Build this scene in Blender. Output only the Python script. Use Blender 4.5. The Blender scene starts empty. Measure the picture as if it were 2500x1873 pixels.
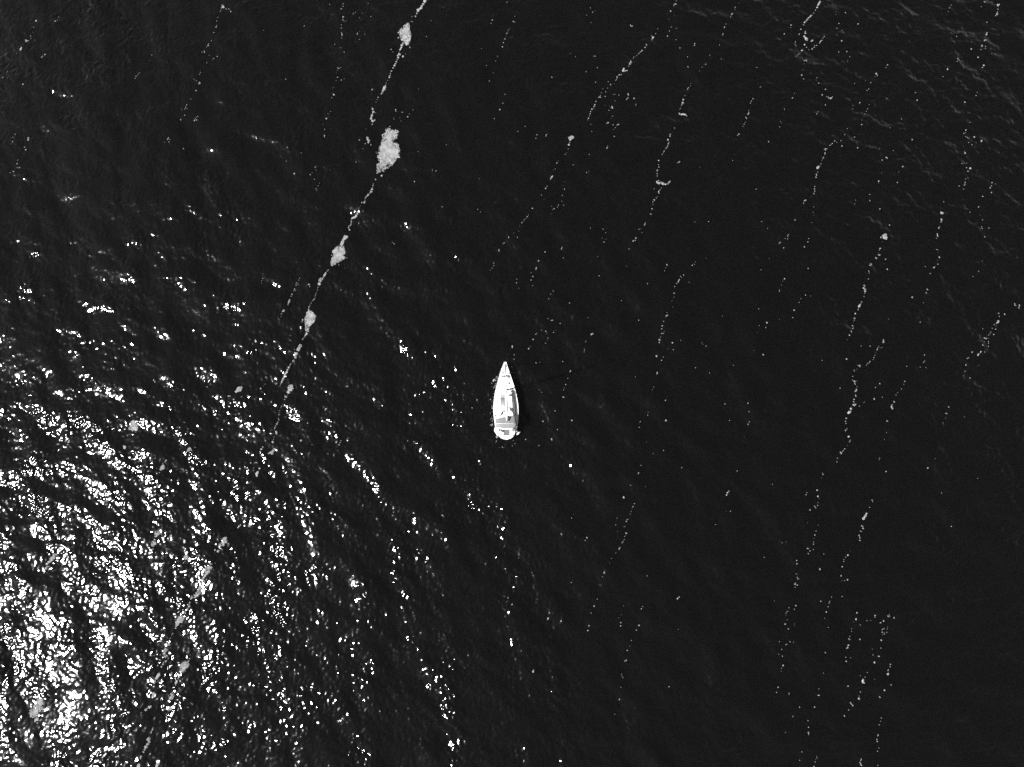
import bpy, bmesh, math, random
import numpy as np
from mathutils import Vector, Matrix

# ------------------------------------------------------------------ camera, sky, sun, exposure
scene = bpy.context.scene
CAM_H = 110.0
TILT = math.radians(9.0)
HALF = 0.75                       # tan of half the horizontal field of view
SUN_EL = math.radians(49.2)
SUN_AZ = math.radians(197.0)      # from +X, counter-clockwise: the sun stands to the left and a little low

cam_data = bpy.data.cameras.new('camera')
cam = bpy.data.objects.new('camera', cam_data)
scene.collection.objects.link(cam)
cam_data.sensor_fit = 'HORIZONTAL'
cam_data.sensor_width = 36.0
cam_data.lens = 18.0 / HALF
cam_data.clip_start = 0.5
cam_data.clip_end = 20000
cam.location = (0, 0, CAM_H)
cam.rotation_euler = (TILT, 0, 0)
scene.camera = cam

world = bpy.data.worlds.new('World')
scene.world = world
world.use_nodes = True
wn = world.node_tree
wn.nodes.clear()
w_out = wn.nodes.new('ShaderNodeOutputWorld')
w_bg = wn.nodes.new('ShaderNodeBackground')
w_bw = wn.nodes.new('ShaderNodeRGBToBW')
w_sky = wn.nodes.new('ShaderNodeTexSky')
w_sky.sky_type = 'NISHITA'
w_sky.sun_disc = False
w_sky.sun_elevation = SUN_EL
w_sky.air_density = 1.0
w_sky.dust_density = 0.3
w_sky.sun_rotation = math.radians(90) - SUN_AZ + 2 * math.pi
wn.links.new(w_sky.outputs[0], w_bw.inputs[0])      # the photograph is black and white
wn.links.new(w_bw.outputs[0], w_bg.inputs['Color'])
wn.links.new(w_bg.outputs[0], w_out.inputs['Surface'])
w_bg.inputs['Strength'].default_value = 0.05

sun_data = bpy.data.lights.new('sun', 'SUN')
sun_data.energy = 5.0
sun_data.angle = math.radians(0.53)
sun_data.color = (1, 1, 1)
sun = bpy.data.objects.new('sun', sun_data)
scene.collection.objects.link(sun)
sd = Vector((math.cos(SUN_EL) * math.cos(SUN_AZ), math.cos(SUN_EL) * math.sin(SUN_AZ), math.sin(SUN_EL)))
sun.rotation_euler = sd.to_track_quat('Z', 'Y').to_euler()
sun.location = (-60, -20, 60)

scene.view_settings.view_transform = 'Standard'
scene.view_settings.look = 'None'
scene.view_settings.exposure = 1.45
scene.view_settings.gamma = 1.0
scene.view_settings.use_curve_mapping = False
scene.render.engine = 'CYCLES'
scene.cycles.use_denoising = False
scene.cycles.use_adaptive_sampling = False
scene.cycles.max_bounces = 5
scene.cycles.sample_clamp_direct = 0
scene.cycles.sample_clamp_indirect = 4

# ------------------------------------------------------------------ helpers
COL = scene.collection

def at(px, py, z=0.0):
    """a point of the photograph (2500 wide) set down at height z"""
    u = (px - 1250) / 1250 * HALF
    v = (936.5 - py) / 1250 * HALF
    c, s = math.cos(TILT), math.sin(TILT)
    dx, dy, dz = u, v * c + s, v * s - c
    t = (z - CAM_H) / dz
    return np.array([dx * t, dy * t, z])

def mat(name, col, rough=0.6, noise=0.0, scale=4.0, spec=0.5, metal=0.0, bump=0.0):
    m = bpy.data.materials.new(name)
    m.use_nodes = True
    nt = m.node_tree
    b = nt.nodes['Principled BSDF']
    b.inputs['Roughness'].default_value = rough
    b.inputs['Metallic'].default_value = metal
    b.inputs['Specular IOR Level'].default_value = spec
    tc = nt.nodes.new('ShaderNodeTexCoord')
    n = nt.nodes.new('ShaderNodeTexNoise')
    n.inputs['Scale'].default_value = scale
    n.inputs['Detail'].default_value = 5
    nt.links.new(tc.outputs['Object'], n.inputs['Vector'])
    r = nt.nodes.new('ShaderNodeMapRange')
    r.inputs['From Min'].default_value = 0.3
    r.inputs['From Max'].default_value = 0.7
    r.inputs['To Min'].default_value = col * (1 - noise)
    r.inputs['To Max'].default_value = col * (1 + noise)
    nt.links.new(n.outputs[0], r.inputs['Value'])
    nt.links.new(r.outputs[0], b.inputs['Base Color'])
    if bump:
        bp = nt.nodes.new('ShaderNodeBump')
        bp.inputs['Strength'].default_value = 0.6
        bp.inputs['Distance'].default_value = bump
        nt.links.new(n.outputs[0], bp.inputs['Height'])
        nt.links.new(bp.outputs[0], b.inputs['Normal'])
    return m

M = {
    'gel': mat('white_gelcoat', 0.78, 0.35, 0.03, 3),
    'deck': mat('off_white_nonskid', 0.66, 0.6, 0.06, 12),
    'shade': mat('grey_vinyl', 0.10, 0.7, 0.1, 9),
    'teak': mat('weathered_teak', 0.30, 0.7, 0.2, 9),
    'canvas': mat('grey_canvas', 0.112, 0.9, 0.07, 5),
    'canvas2': mat('pale_grey_canvas', 0.145, 0.9, 0.06, 5),
    'white_canvas': mat('white_canvas', 0.72, 0.85, 0.04, 6),
    'dark': mat('black_fabric', 0.012, 0.8, 0.3, 8),
    'mid': mat('grey_fabric', 0.16, 0.8, 0.2, 8),
    'glass': mat('smoked_acrylic', 0.03, 0.15, 0.1, 5),
    'cell': mat('solar_cells', 0.06, 0.3, 0.25, 9),
    'cell2': mat('faded_solar_cells', 0.11, 0.4, 0.2, 9),
    'cell3': mat('pale_panel', 0.17, 0.5, 0.12, 9),
    'alu': mat('anodised_aluminium', 0.6, 0.35, 0.05, 6, metal=0.3),
    'steel': mat('stainless_steel', 0.5, 0.3, 0.05, 6, metal=0.6),
    'rubber': mat('white_fender_vinyl', 0.7, 0.4, 0.05, 6),
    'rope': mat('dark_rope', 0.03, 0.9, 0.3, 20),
    'foam': mat('floating_foam', 0.185, 1.0, 0.16, 2.2, spec=0.1, bump=0.03),
}

def mesh_obj(name, verts, faces, m, parent=None, smooth=False, origin=None):
    me = bpy.data.meshes.new(name)
    verts = [tuple(v) for v in verts]
    if origin is not None:
        verts = [(v[0] - origin[0], v[1] - origin[1], v[2] - origin[2]) for v in verts]
    me.from_pydata(verts, [], faces)
    me.materials.append(m)
    if smooth:
        me.polygons.foreach_set('use_smooth', [True] * len(me.polygons))
    me.update()
    o = bpy.data.objects.new(name, me)
    COL.objects.link(o)
    if parent:
        o.parent = parent
    elif origin is not None:
        o.location = origin
    return o

def tag(o, label=None, cat=None, group=None, kind=None):
    if label: o['label'] = label
    if cat: o['category'] = cat
    if group: o['group'] = group
    if kind: o['kind'] = kind
    return o

# ------------------------------------------------------------------ the wave field (a real height field, metres)
L, N = 256.0, 2048
def wave_component(lam, bw, slope, spread, direction, seed):
    rng = np.random.default_rng(seed)
    k = np.fft.fftfreq(N, L / N) * 2 * np.pi
    kx, ky = np.meshgrid(k, k, indexing='xy')
    kk = np.hypot(kx, ky); kk[0, 0] = 1e-6
    th = np.arctan2(ky, kx)
    A = np.exp(-(np.log(kk * lam / (2 * np.pi)) / bw) ** 2 / 2) / kk ** 2
    A *= np.abs(np.cos(th - math.radians(direction))) ** spread
    A[0, 0] = 0
    n = rng.normal(size=(N, N)) + 1j * rng.normal(size=(N, N))
    F = n * A
    h = np.fft.ifft2(F).real
    # rms slope
    sx = np.fft.ifft2(1j * kx * F).real; sy = np.fft.ifft2(1j * ky * F).real
    r = math.sqrt((sx ** 2 + sy ** 2).mean())
    return (h * (slope / r)).astype(np.float32)

gx = (np.arange(N) * (L / N)); gx = np.where(gx > L / 2, gx - L, gx)
GX, GY = np.meshgrid(gx, gx, indexing='xy')

def gust_map():
    """where the breeze ruffles the surface more: cat's paws"""
    g = np.zeros((N, N), np.float32)
    rng = np.random.default_rng(21)
    k = np.fft.fftfreq(N, L / N) * 2 * np.pi
    kx, ky = np.meshgrid(k, k, indexing='xy'); kk = np.hypot(kx, ky); kk[0, 0] = 1e-6
    A = np.exp(-(np.log(kk * 9 / (2 * np.pi)) / 0.6) ** 2 / 2) / kk; A[0, 0] = 0
    g = np.fft.ifft2((rng.normal(size=(N, N)) + 1j * rng.normal(size=(N, N))) * A).real
    g = g / g.std() * 0.25
    A = np.exp(-(np.log(kk * 38 / (2 * np.pi)) / 0.5) ** 2 / 2) / kk; A[0, 0] = 0
    b = np.fft.ifft2((rng.normal(size=(N, N)) + 1j * rng.normal(size=(N, N))) * A).real
    g = g + b / b.std() * 0.13
    for (px, py, rx, ry, rot, amp) in GUSTS:
        c = at(px, py)
        a = math.radians(rot)
        dx = (GX - c[0]) * math.cos(a) + (GY - c[1]) * math.sin(a)
        dy = -(GX - c[0]) * math.sin(a) + (GY - c[1]) * math.cos(a)
        g += amp * np.exp(-(dx / (rx * .07)) ** 2 - (dy / (ry * .07)) ** 2)
    return np.exp(np.minimum(g, 0.8) - 0.03).astype(np.float32)

GUSTS = [  # photo x, y, half-sizes along and across (photo px), angle, strength
    (640, 1190, 160, 45, -62, 0.3), (680, 1470, 130, 60, -80, 0.3), (380, 1395, 70, 50, -30, 0.25),
    (300, 1100, 300, 120, -35, 0.12), (150, 700, 200, 60, -25, 0.25), (420, 640, 140, 40, -20, 0.3),
    (965, 1330, 120, 30, -72, 0.6), (1110, 1640, 70, 28, -65, 0.65), (980, 1530, 110, 45, -60, 0.5),
    (1205, 1260, 110, 32, -70, 0.65), (700, 850, 140, 60, -40, 0.35), (1080, 920, 130, 34, -45, 0.6),
    (1130, 1130, 140, 34, -80, 0.6), (1090, 1800, 100, 36, -90, 0.6), (880, 700, 120, 40, -40, 0.45),
    (1230, 1460, 110, 40, -80, 0.6), (1340, 1640, 120, 40, -85, 0.6), (850, 1700, 120, 40, -80, 0.35),
    (300, 250, 300, 250, -25, -0.12), (80, 500, 120, 60, -20, 0.1), (500, 560, 150, 40, -25, 0.12),
    (850, 1150, 110, 90, -70, -0.25), (1650, 1000, 250, 400, 0, -0.25),
    (2000, 1450, 480, 350, 0, -0.25), (560, 1250, 60, 40, 0, -0.15), (1450, 250, 300, 300, 0, -0.15),
    (1000, 400, 160, 260, 0, -0.3), (2250, 200, 600, 400, -40, 0.75), (2350, 900, 350, 400, -60, 0.45),
    (20, 1650, 190, 330, 0, -0.42), (640, 345, 90, 70, 0, -0.45), (510, 370, 60, 50, 0, -0.3),
    (160, 480, 70, 50, 0, -0.25),
]
G = gust_map()
WAVE = (wave_component(0.72, 0.42, 0.135, 0.0, 250, 7) * G
        + wave_component(1.7, 0.35, 0.075, 0.5, 250, 57) * G
        + wave_component(5.0, 0.45, 0.095, 1.0, 235, 107) * (0.7 + 0.3 * G)
        + wave_component(11.0, 0.40, 0.03, 2.0, 215, 207)
        + wave_component(30.0, 0.40, 0.022, 2.0, 205, 307))

def wave(x, y):
    """bilinear height at world x, y (arrays)"""
    fx = np.asarray(x, float) / L * N; fy = np.asarray(y, float) / L * N
    i = np.floor(fx).astype(int); j = np.floor(fy).astype(int)
    a = fx - i; b = fy - j
    i0, i1, j0, j1 = i % N, (i + 1) % N, j % N, (j + 1) % N
    return (WAVE[j0, i0] * (1 - a) * (1 - b) + WAVE[j0, i1] * a * (1 - b)
            + WAVE[j1, i0] * (1 - a) * b + WAVE[j1, i1] * a * b)

# ------------------------------------------------------------------ water
def axis(pieces, far):
    a = []
    for lo, hi, step in pieces:
        a += list(np.arange(lo, hi - step * 0.5, step))
    a.append(pieces[-1][1])
    up = []; x = a[-1]; s = 0.3
    while x < far:
        x += s; s *= 1.32; up.append(x)
    dn = []; x = a[0]; s = 0.3
    while x > -far:
        x -= s; s *= 1.32; dn.append(x)
    return np.array(dn[::-1] + a + up)

def build_water():
    xs = axis([(-101, 12, 0.13), (12, 101, 0.22)], 6000)
    ys = axis([(-62, 18, 0.13), (18, 92, 0.2)], 6000)
    nx, ny = len(xs), len(ys)
    X, Y = np.meshgrid(xs, ys, indexing='xy')
    fade = np.clip(1 - (np.maximum(np.abs(X) - 104, 0) + np.maximum(np.abs(Y - 15) - 80, 0)) / 12, 0, 1)
    Z = wave(X, Y) * fade
    co = np.stack([X, Y, Z], -1).reshape(-1, 3).astype(np.float32)
    idx = np.arange(nx * ny).reshape(ny, nx)
    q = np.stack([idx[:-1, :-1], idx[:-1, 1:], idx[1:, 1:], idx[1:, :-1]], -1).reshape(-1, 4).astype(np.int32)
    me = bpy.data.meshes.new('water')
    me.vertices.add(len(co)); me.vertices.foreach_set('co', co.ravel())
    me.loops.add(q.size); me.loops.foreach_set('vertex_index', q.ravel())
    me.polygons.add(len(q))
    me.polygons.foreach_set('loop_start', np.arange(0, q.size, 4, dtype=np.int32))
    me.polygons.foreach_set('loop_total', np.full(len(q), 4, np.int32))
    me.polygons.foreach_set('use_smooth', np.ones(len(q), bool))
    me.update(calc_edges=True)
    m = bpy.data.materials.new('dark_sea_water'); m.use_nodes = True
    nt = m.node_tree; b = nt.nodes['Principled BSDF']
    b.inputs['Base Color'].default_value = (WATER_ALBEDO,) * 3 + (1,)
    b.inputs['Roughness'].default_value = 0.105
    m_sss = b.inputs['Subsurface Weight']; m_sss.default_value = 1.0
    b.subsurface_method = 'BURLEY'
    b.inputs['Subsurface Radius'].default_value = (1, 1, 1)
    b.inputs['Subsurface Scale'].default_value = 1.3
    b.inputs['IOR'].default_value = 1.345
    tc = nt.nodes.new('ShaderNodeTexCoord')
    prev = None
    for sc, dist, st in ((2.4, 0.018, 1.0), (0.8, 0.015, 1.0)):
        mp = nt.nodes.new('ShaderNodeMapping'); mp.inputs['Rotation'].default_value = (0, 0, math.radians(20))
        mp.inputs['Scale'].default_value = (0.8, 1.25, 1)
        n = nt.nodes.new('ShaderNodeTexNoise'); n.inputs['Scale'].default_value = sc; n.inputs['Detail'].default_value = 2.0
        n.inputs['Roughness'].default_value = 0.55
        bp = nt.nodes.new('ShaderNodeBump'); bp.inputs['Strength'].default_value = st; bp.inputs['Distance'].default_value = dist
        nt.links.new(tc.outputs['Object'], mp.inputs['Vector']); nt.links.new(mp.outputs[0], n.inputs['Vector'])
        nt.links.new(n.outputs[0], bp.inputs['Height'])
        if prev: nt.links.new(prev.outputs[0], bp.inputs['Normal'])
        prev = bp
    nt.links.new(prev.outputs[0], b.inputs['Normal'])
    me.materials.append(m)
    o = bpy.data.objects.new('water', me); COL.objects.link(o)
    tag(o, kind='structure')
WATER_ALBEDO = 0.0016
build_water()

# ------------------------------------------------------------------ foam on the water
def foam_material():
    m = M['foam']; nt = m.node_tree; b = nt.nodes['Principled BSDF']
    tc = nt.nodes.new('ShaderNodeTexCoord')
    a = nt.nodes.new('ShaderNodeTexNoise'); a.inputs['Scale'].default_value = 0.9; a.inputs['Detail'].default_value = 8; a.inputs['Roughness'].default_value = 0.7
    v = nt.nodes.new('ShaderNodeTexVoronoi'); v.inputs['Scale'].default_value = 4.5
    mx = nt.nodes.new('ShaderNodeMath'); mx.operation = 'MULTIPLY_ADD'; mx.inputs[1].default_value = -0.05; mx.inputs[2].default_value = 0.0
    rg = nt.nodes.new('ShaderNodeMapRange')
    rg.inputs['From Min'].default_value = 0.3; rg.inputs['From Max'].default_value = 0.7
    rg.inputs['To Min'].default_value = 0.10; rg.inputs['To Max'].default_value = 0.25
    ad = nt.nodes.new('ShaderNodeMath'); ad.operation = 'ADD'
    nt.links.new(tc.outputs['Object'], a.inputs['Vector']); nt.links.new(tc.outputs['Object'], v.inputs['Vector'])
    nt.links.new(a.outputs[0], rg.inputs['Value']); nt.links.new(v.outputs['Distance'], mx.inputs[0])
    nt.links.new(rg.outputs[0], ad.inputs[0]); nt.links.new(mx.outputs[0], ad.inputs[1])
    nt.links.new(ad.outputs[0], b.inputs['Base Color'])
foam_material()
def smooth_noise(lam, seed):
    n = 512
    rng = np.random.default_rng(seed)
    k = np.fft.fftfreq(n); kx, ky = np.meshgrid(k, k); kk = np.hypot(kx, ky); kk[0, 0] = 1e-6
    A = np.exp(-(kk * lam * 2) ** 2)
    h = np.fft.ifft2(np.fft.fft2(rng.normal(size=(n, n))) * A).real
    return h / h.std()
CELL = 0.058
NZ = (smooth_noise(2.2, 1), smooth_noise(7, 2), smooth_noise(1.0, 5))

def foam_mesh(name, blobs=(), polys=(), rag=0.05, holes=0.0, single=False):
    """raised ragged crust of foam riding on the waves; blobs are (x, y, r), polys lists of points"""
    pts = []
    B = np.array(blobs, float).reshape(-1, 3)
    P = [np.array(p, float) for p in polys]
    Q = [p for p in P]
    if len(B): Q += [B[:, :2] - B[:, 2:], B[:, :2] + B[:, 2:]]
    Q = np.concatenate(Q); lo = Q.min(0) - 0.3; hi = Q.max(0) + 0.3
    i0, j0 = np.floor(lo / CELL).astype(int); i1, j1 = np.ceil(hi / CELL).astype(int)
    W, Hh = i1 - i0 + 1, j1 - j0 + 1
    f = np.full((Hh, W), -9.0, np.float32)
    for x, y, r in B:
        m = r + 0.25
        a0 = int((x - m) / CELL) - i0 - 1; a1 = int((x + m) / CELL) - i0 + 2
        b0 = int((y - m) / CELL) - j0 - 1; b1 = int((y + m) / CELL) - j0 + 2
        a0, b0 = max(a0, 0), max(b0, 0); a1, b1 = min(a1, W), min(b1, Hh)
        xx = (np.arange(a0, a1) + i0) * CELL; yy = (np.arange(b0, b1) + j0) * CELL
        d = np.hypot(xx[None] - x, yy[:, None] - y)
        f[b0:b1, a0:a1] = np.maximum(f[b0:b1, a0:a1], r - d)
    xx = (np.arange(W) + i0) * CELL; yy = (np.arange(Hh) + j0) * CELL
    XX, YY = np.meshgrid(xx, yy)
    for p in P:
        d = np.full(XX.shape, 1e9); ins = np.zeros(XX.shape, bool)
        for k in range(len(p)):
            a, b = p[k], p[(k + 1) % len(p)]
            ab = b - a
            t = np.clip(((XX - a[0]) * ab[0] + (YY - a[1]) * ab[1]) / (ab @ ab), 0, 1)
            d = np.minimum(d, np.hypot(XX - a[0] - t * ab[0], YY - a[1] - t * ab[1]))
            if a[1] != b[1]:
                cr = ((a[1] > YY) != (b[1] > YY)) & (XX < (b[0] - a[0]) * (YY - a[1]) / (b[1] - a[1]) + a[0])
                ins ^= cr
        f = np.maximum(f, np.where(ins, d, -d))
    I = (np.arange(W) + i0) % 512; J = (np.arange(Hh) + j0) % 512
    n = NZ[0][np.ix_(J, I)] * 0.65 + NZ[1][np.ix_(J, I)] * 0.8 + NZ[2][np.ix_(J, I)] * 0.35
    amp = np.clip(rag, 0, 1)
    local = np.clip(f * 2 + 0.12, 0.02, 1)
    g = f + n * amp * np.clip(local * 3, 0.12, 1)
    mask = g > 0
    if holes:
        mask &= ~((NZ[2][np.ix_(J, I)] + 0.6 * NZ[1][np.ix_(J, I)] > 1.9 - holes * 1.6) & (f < 0.9 * holes + 0.2))
    if not single:
        return foam_object(name, mask, g, i0, j0)
    # one patch is one connected crust; its loose crumbs become another object
    lab = np.zeros(mask.shape, int); best, size = 0, 0; cur = 0
    for sj, si in zip(*np.nonzero(mask)):
        if lab[sj, si]: continue
        cur += 1; lab[sj, si] = cur; stack = [(sj, si)]; cnt = 0
        while stack:
            a, b = stack.pop(); cnt += 1
            for da, db in ((1, 0), (-1, 0), (0, 1), (0, -1)):
                u, w = a + da, b + db
                if 0 <= u < Hh and 0 <= w < W and mask[u, w] and not lab[u, w]:
                    lab[u, w] = cur; stack.append((u, w))
        if cnt > size: best, size = cur, cnt
    rest = mask & (lab != best)
    return foam_object(name, lab == best, g, i0, j0), (foam_object('foam_crumbs', rest, g, i0, j0) if rest.sum() > 5 else None)

def foam_object(name, mask, g, i0, j0):
    Hh, W = mask.shape
    jj, ii = np.nonzero(mask)
    if len(jj) == 0:
        return None
    # corner vertices
    cid = -np.ones((Hh + 1, W + 1), np.int64)
    for dj, di in ((0, 0), (0, 1), (1, 1), (1, 0)):
        cid[jj + dj, ii + di] = 0
    cj, ci = np.nonzero(cid == 0)
    cid[cj, ci] = np.arange(len(cj))
    gp = np.pad(g, ((0, 1), (0, 1)), mode='edge')
    x = (ci + i0 - 0.5) * CELL; y = (cj + j0 - 0.5) * CELL
    jit = NZ[2][(cj + j0) % 512, (ci + i0) % 512]; jit2 = NZ[2][(cj + j0 + 77) % 512, (ci + i0 + 191) % 512]
    xq = x + jit * 0.012; yq = y + jit2 * 0.012
    base = wave(xq, yq)
    top = base + 0.02 + 0.05 * np.clip(gp[cj, ci] / 0.15, 0, 1) + 0.008 * jit
    nv = len(x)
    verts = np.concatenate([np.stack([xq, yq, top], 1), np.stack([xq, yq, base - 0.05], 1)])
    q = np.stack([cid[jj, ii], cid[jj, ii + 1], cid[jj + 1, ii + 1], cid[jj + 1, ii]], 1)
    sides = []
    mp = np.pad(mask, 1)
    for dj, di, c0, c1 in ((0, -1, (1, 0), (0, 0)), (0, 1, (0, 1), (1, 1)), (-1, 0, (0, 0), (0, 1)), (1, 0, (1, 1), (1, 0))):
        e = ~mp[jj + 1 + dj, ii + 1 + di]
        a = cid[jj[e] + c0[0], ii[e] + c0[1]]; b = cid[jj[e] + c1[0], ii[e] + c1[1]]
        sides.append(np.stack([b, a, a + nv, b + nv], 1))
    q = np.concatenate([q] + sides).astype(np.int32)
    org = np.array([x.mean(), y.mean(), 0.0])
    verts = (verts - org).astype(np.float32)
    me = bpy.data.meshes.new(name)
    me.vertices.add(len(verts)); me.vertices.foreach_set('co', verts.ravel())
    me.loops.add(q.size); me.loops.foreach_set('vertex_index', q.ravel())
    me.polygons.add(len(q))
    me.polygons.foreach_set('loop_start', np.arange(0, q.size, 4, dtype=np.int32))
    me.polygons.foreach_set('loop_total', np.full(len(q), 4, np.int32))
    me.update(calc_edges=True)
    me.materials.append(M['foam'])
    o = bpy.data.objects.new(name, me); COL.objects.link(o)
    o.location = org
    return o

S = 0.28255
def tile_pt(c, r, zx, zy):
    k = S if r < 3 else S * 1.0018
    return 625 * c + zx * k, (0, 468, 936, 1404)[r] + zy * k
def parse(c, r, text, grow=1.0):
    if c == 0 and r >= 2: grow *= 1.25
    out = []
    rnd = random.Random(len(text))
    for tok in text.split():
        zx, zy, rr = (float(v) for v in tok.split(','))
        rr *= rnd.uniform(0.72, 1.12)
        p = at(*tile_pt(c, r, zx, zy))
        out.append((p[0], p[1], max(rr * S * 0.066 * grow * (0.66 + 0.34 * min(rr / 9, 1)), 0.045)))
    return out
def poly(c, r, text):
    out = []
    for tok in text.split():
        zx, zy = (float(v) for v in tok.split(',')[:2])
        p = at(*tile_pt(c, r, zx, zy))
        out.append((p[0], p[1]))
    return out
# every streak and patch below was set down where the photograph shows it; x, y, radius in an enlarged tile's pixels
def patch(c, r, polytxt, label, blobtxt='', holes=0.12, rag=0.17):
    o, crumbs = foam_mesh('foam_patch', parse(c, r, blobtxt), [poly(c, r, polytxt)] if polytxt else [], rag, holes, True)
    tag(o, label, 'foam patch', 'patches of floating foam')
    if crumbs: tag(crumbs, 'loose crumbs shed by the ' + ' '.join(label.split()[:10]), 'foam', 'crumbs round the foam patches', 'stuff')
def streak(c, r, text, label, rag=0.055, grow=1.0):
    o = foam_mesh('foam_streak', parse(c, r, text, grow), [], rag, 0.0)
    if o: tag(o, label, 'foam streak', 'thin broken streaks of floating foam', 'stuff')

patch(1, 0, "1120,1110 1150,1105 1170,1122 1215,1118 1237,1135 1222,1165 1218,1195 1190,1205 1195,1225 1235,1248 1243,1290 1252,1325 1243,1370 1215,1375 1200,1405 1150,1450 1100,1475 1060,1490 1040,1500 1045,1440 1035,1420 1060,1390 1045,1350 1055,1310 1070,1250 1095,1190 1085,1160 1110,1140",
      'largest pale foam patch, ragged and bulging, on the main foam line', "1047,1510,9 1030,1545,8 1047,1330,9 1040,1312,5 1030,1325,4", holes=0.62)
patch(1, 0, "1305,200 1328,210 1330,260 1343,300 1340,350 1320,400 1290,390 1280,360 1255,350 1250,320 1225,290 1250,265 1275,235",
      'second largest foam patch, diamond shaped, near the top edge', "1305,390,12 1335,418,7 1232,325,7", holes=0.5)
patch(1, 1, "765,375 800,385 790,405 765,430 760,470 770,510 775,550 765,580 720,605 690,625 645,650 645,610 650,550 660,510 690,480 725,465 745,415",
      'round foam patch with a short neck above it, halfway down the main foam line', holes=0.15)
patch(1, 1, "455,1010 475,1025 500,1050 520,1080 510,1125 485,1150 465,1165 460,1210 440,1240 420,1260 430,1210 430,1160 420,1100 435,1060",
      'leaf shaped foam patch with a tail, next below the round necked one', "405,1110,9 400,1130,5", holes=0.2)
patch(1, 1, '', 'small foam clump where the main foam line kinks above the leaf shaped patch', "555,765,20 548,795,16 560,752,13")
patch(1, 1, '', 'narrow slanting foam patch below the leaf shaped one', "385,1335,14 370,1365,18 350,1400,17 343,1430,14 325,1465,9 378,1350,16")
patch(1, 2, '', 'foam patch with a long tail at the upper edge of the sun glitter', "300,35,22 295,55,24 318,40,12 280,75,18 262,110,12 245,145,9 232,180,7")
patch(0, 2, '', 'round grey foam patch alone amid the sun glitter on the left', "1160,365,34 1155,335,14 1130,365,15 1165,392,24 1175,425,6 1120,385,7", holes=0.3)
patch(0, 2, '', 'spindle shaped foam patch at the left edge of the glitter', "490,1468,8 480,1480,13 460,1500,22 440,1520,17 420,1545,10 425,1500,7")
patch(0, 2, '', 'double foam patch joined by a thin neck inside the glitter', "1370,1290,26 1350,1310,14 1335,1345,10 1325,1385,17 1320,1400,12", holes=0.2)
patch(0, 2, '', 'short fat foam patch right of the double one', "1950,1355,22 1930,1380,20 1905,1395,10")
patch(0, 2, '', 'long foam patch leaning right just below the short fat one', "1825,1560,16 1815,1590,24 1795,1615,20 1780,1645,14 1860,1555,6", holes=0.3)
patch(0, 3, '', 'bent foam patch shaped like a boomerang, low on the main foam line', "1715,150,16 1690,175,20 1660,190,10 1725,110,10 1730,130,8")
patch(0, 3, '', 'oval foam patch below the boomerang shaped one', "1560,370,20 1545,400,24 1530,420,12", holes=0.2)
patch(0, 3, '', 'branching foam patch like a running figure in the lower glitter', "1440,590,10 1455,605,12 1430,640,18 1420,670,14 1435,700,15 1450,715,10 1435,740,10")
patch(0, 3, '', 'squarish foam patch on dark water right of the branching one', "1590,790,32 1600,765,20 1580,815,20 1620,775,12", holes=0.15)
patch(0, 3, '', 'small oval foam patch below the squarish one', "1490,1030,18 1480,1050,18 1465,1070,10 1450,1085,8", holes=0.3)
patch(0, 3, '', 'broad dull foam patch drowned in the brightest glitter at lower left', "345,1100,34 330,1140,36 290,1190,34 320,1255,22", holes=0.4)
patch(2, 0, '', 'mushroom shaped foam patch at the head of a dotted streak above the yacht', "515,1192,18 500,1197,13 528,1190,11 503,1212,9 500,1235,7 492,1252,9", rag=0.06)
patch(2, 0, '', 'small sideways foam patch crossing a streak right of centre near the top', "1450,978,10 1465,983,11 1480,980,11 1495,985,11 1513,997,5", rag=0.06)
patch(2, 0, '', 'wide crescent foam patch crossing the same streak lower down', "1255,1575,11 1270,1562,9 1270,1585,11 1290,1580,11 1305,1588,14 1325,1592,11 1345,1590,13 1358,1575,11 1367,1565,8 1350,1600,8", holes=0.2, rag=0.07)
patch(3, 1, '', 'round star edged foam patch at the head of the right hand streak', "1010,390,22 1015,372,14 1022,405,12 995,385,11 977,396,7", rag=0.07)
patch(3, 1, '', 'narrow upright foam patch in the middle of the right hand streak', "837,812,10 832,832,10 845,845,9 840,860,9 835,880,5", rag=0.05)
patch(3, 2, '', 'double lobed foam patch at the bend of the right hand streak', "720,218,10 708,248,13 718,242,9 698,256,7", rag=0.05)
patch(3, 2, '', 'slanting knobbly foam patch low on the far right streak', "858,1112,6 852,1125,8 847,1140,9 835,1155,10 827,1168,10 828,1160,7", rag=0.05)

streak(1, 0, "1475,0,18 1450,50,14 1462,25,16 1430,80,14 1405,100,13 1395,130,12 1382,152,7 1440,65,12 1418,90,11 1400,115,11 1350,155,4 1345,195,5 1355,197,4 1195,187,4 1192,203,5 1430,155,3",
       'thick foam streak running off the top edge of the picture')
streak(1, 0, "1270,375,9 1262,395,14 1256,412,10 1250,430,12 1240,450,8 1240,470,12 1225,483,10 1228,500,11 1222,520,8 1215,540,9 1208,558,7 1200,575,9 1188,597,7 1180,610,5 1175,625,7 1165,645,5 1158,662,5 1155,675,8 1140,700,4 1127,718,6 1118,740,10 1110,755,14 1103,770,17 1095,785,13 1088,800,10 1082,808,6 1057,838,8 1045,858,4 1035,875,4 1020,890,3 1008,908,4 1003,925,6 1008,940,9 1012,955,8 1015,965,10 1035,973,5 1008,980,7 1003,995,10 997,1008,8 993,1022,11 1003,1040,10 1010,1045,13 1025,1035,8 1003,1070,5 1270,490,9 1293,468,4 1170,432,5 1202,468,4 1185,450,2",
       'beaded foam streak between the two largest foam patches')
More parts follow.
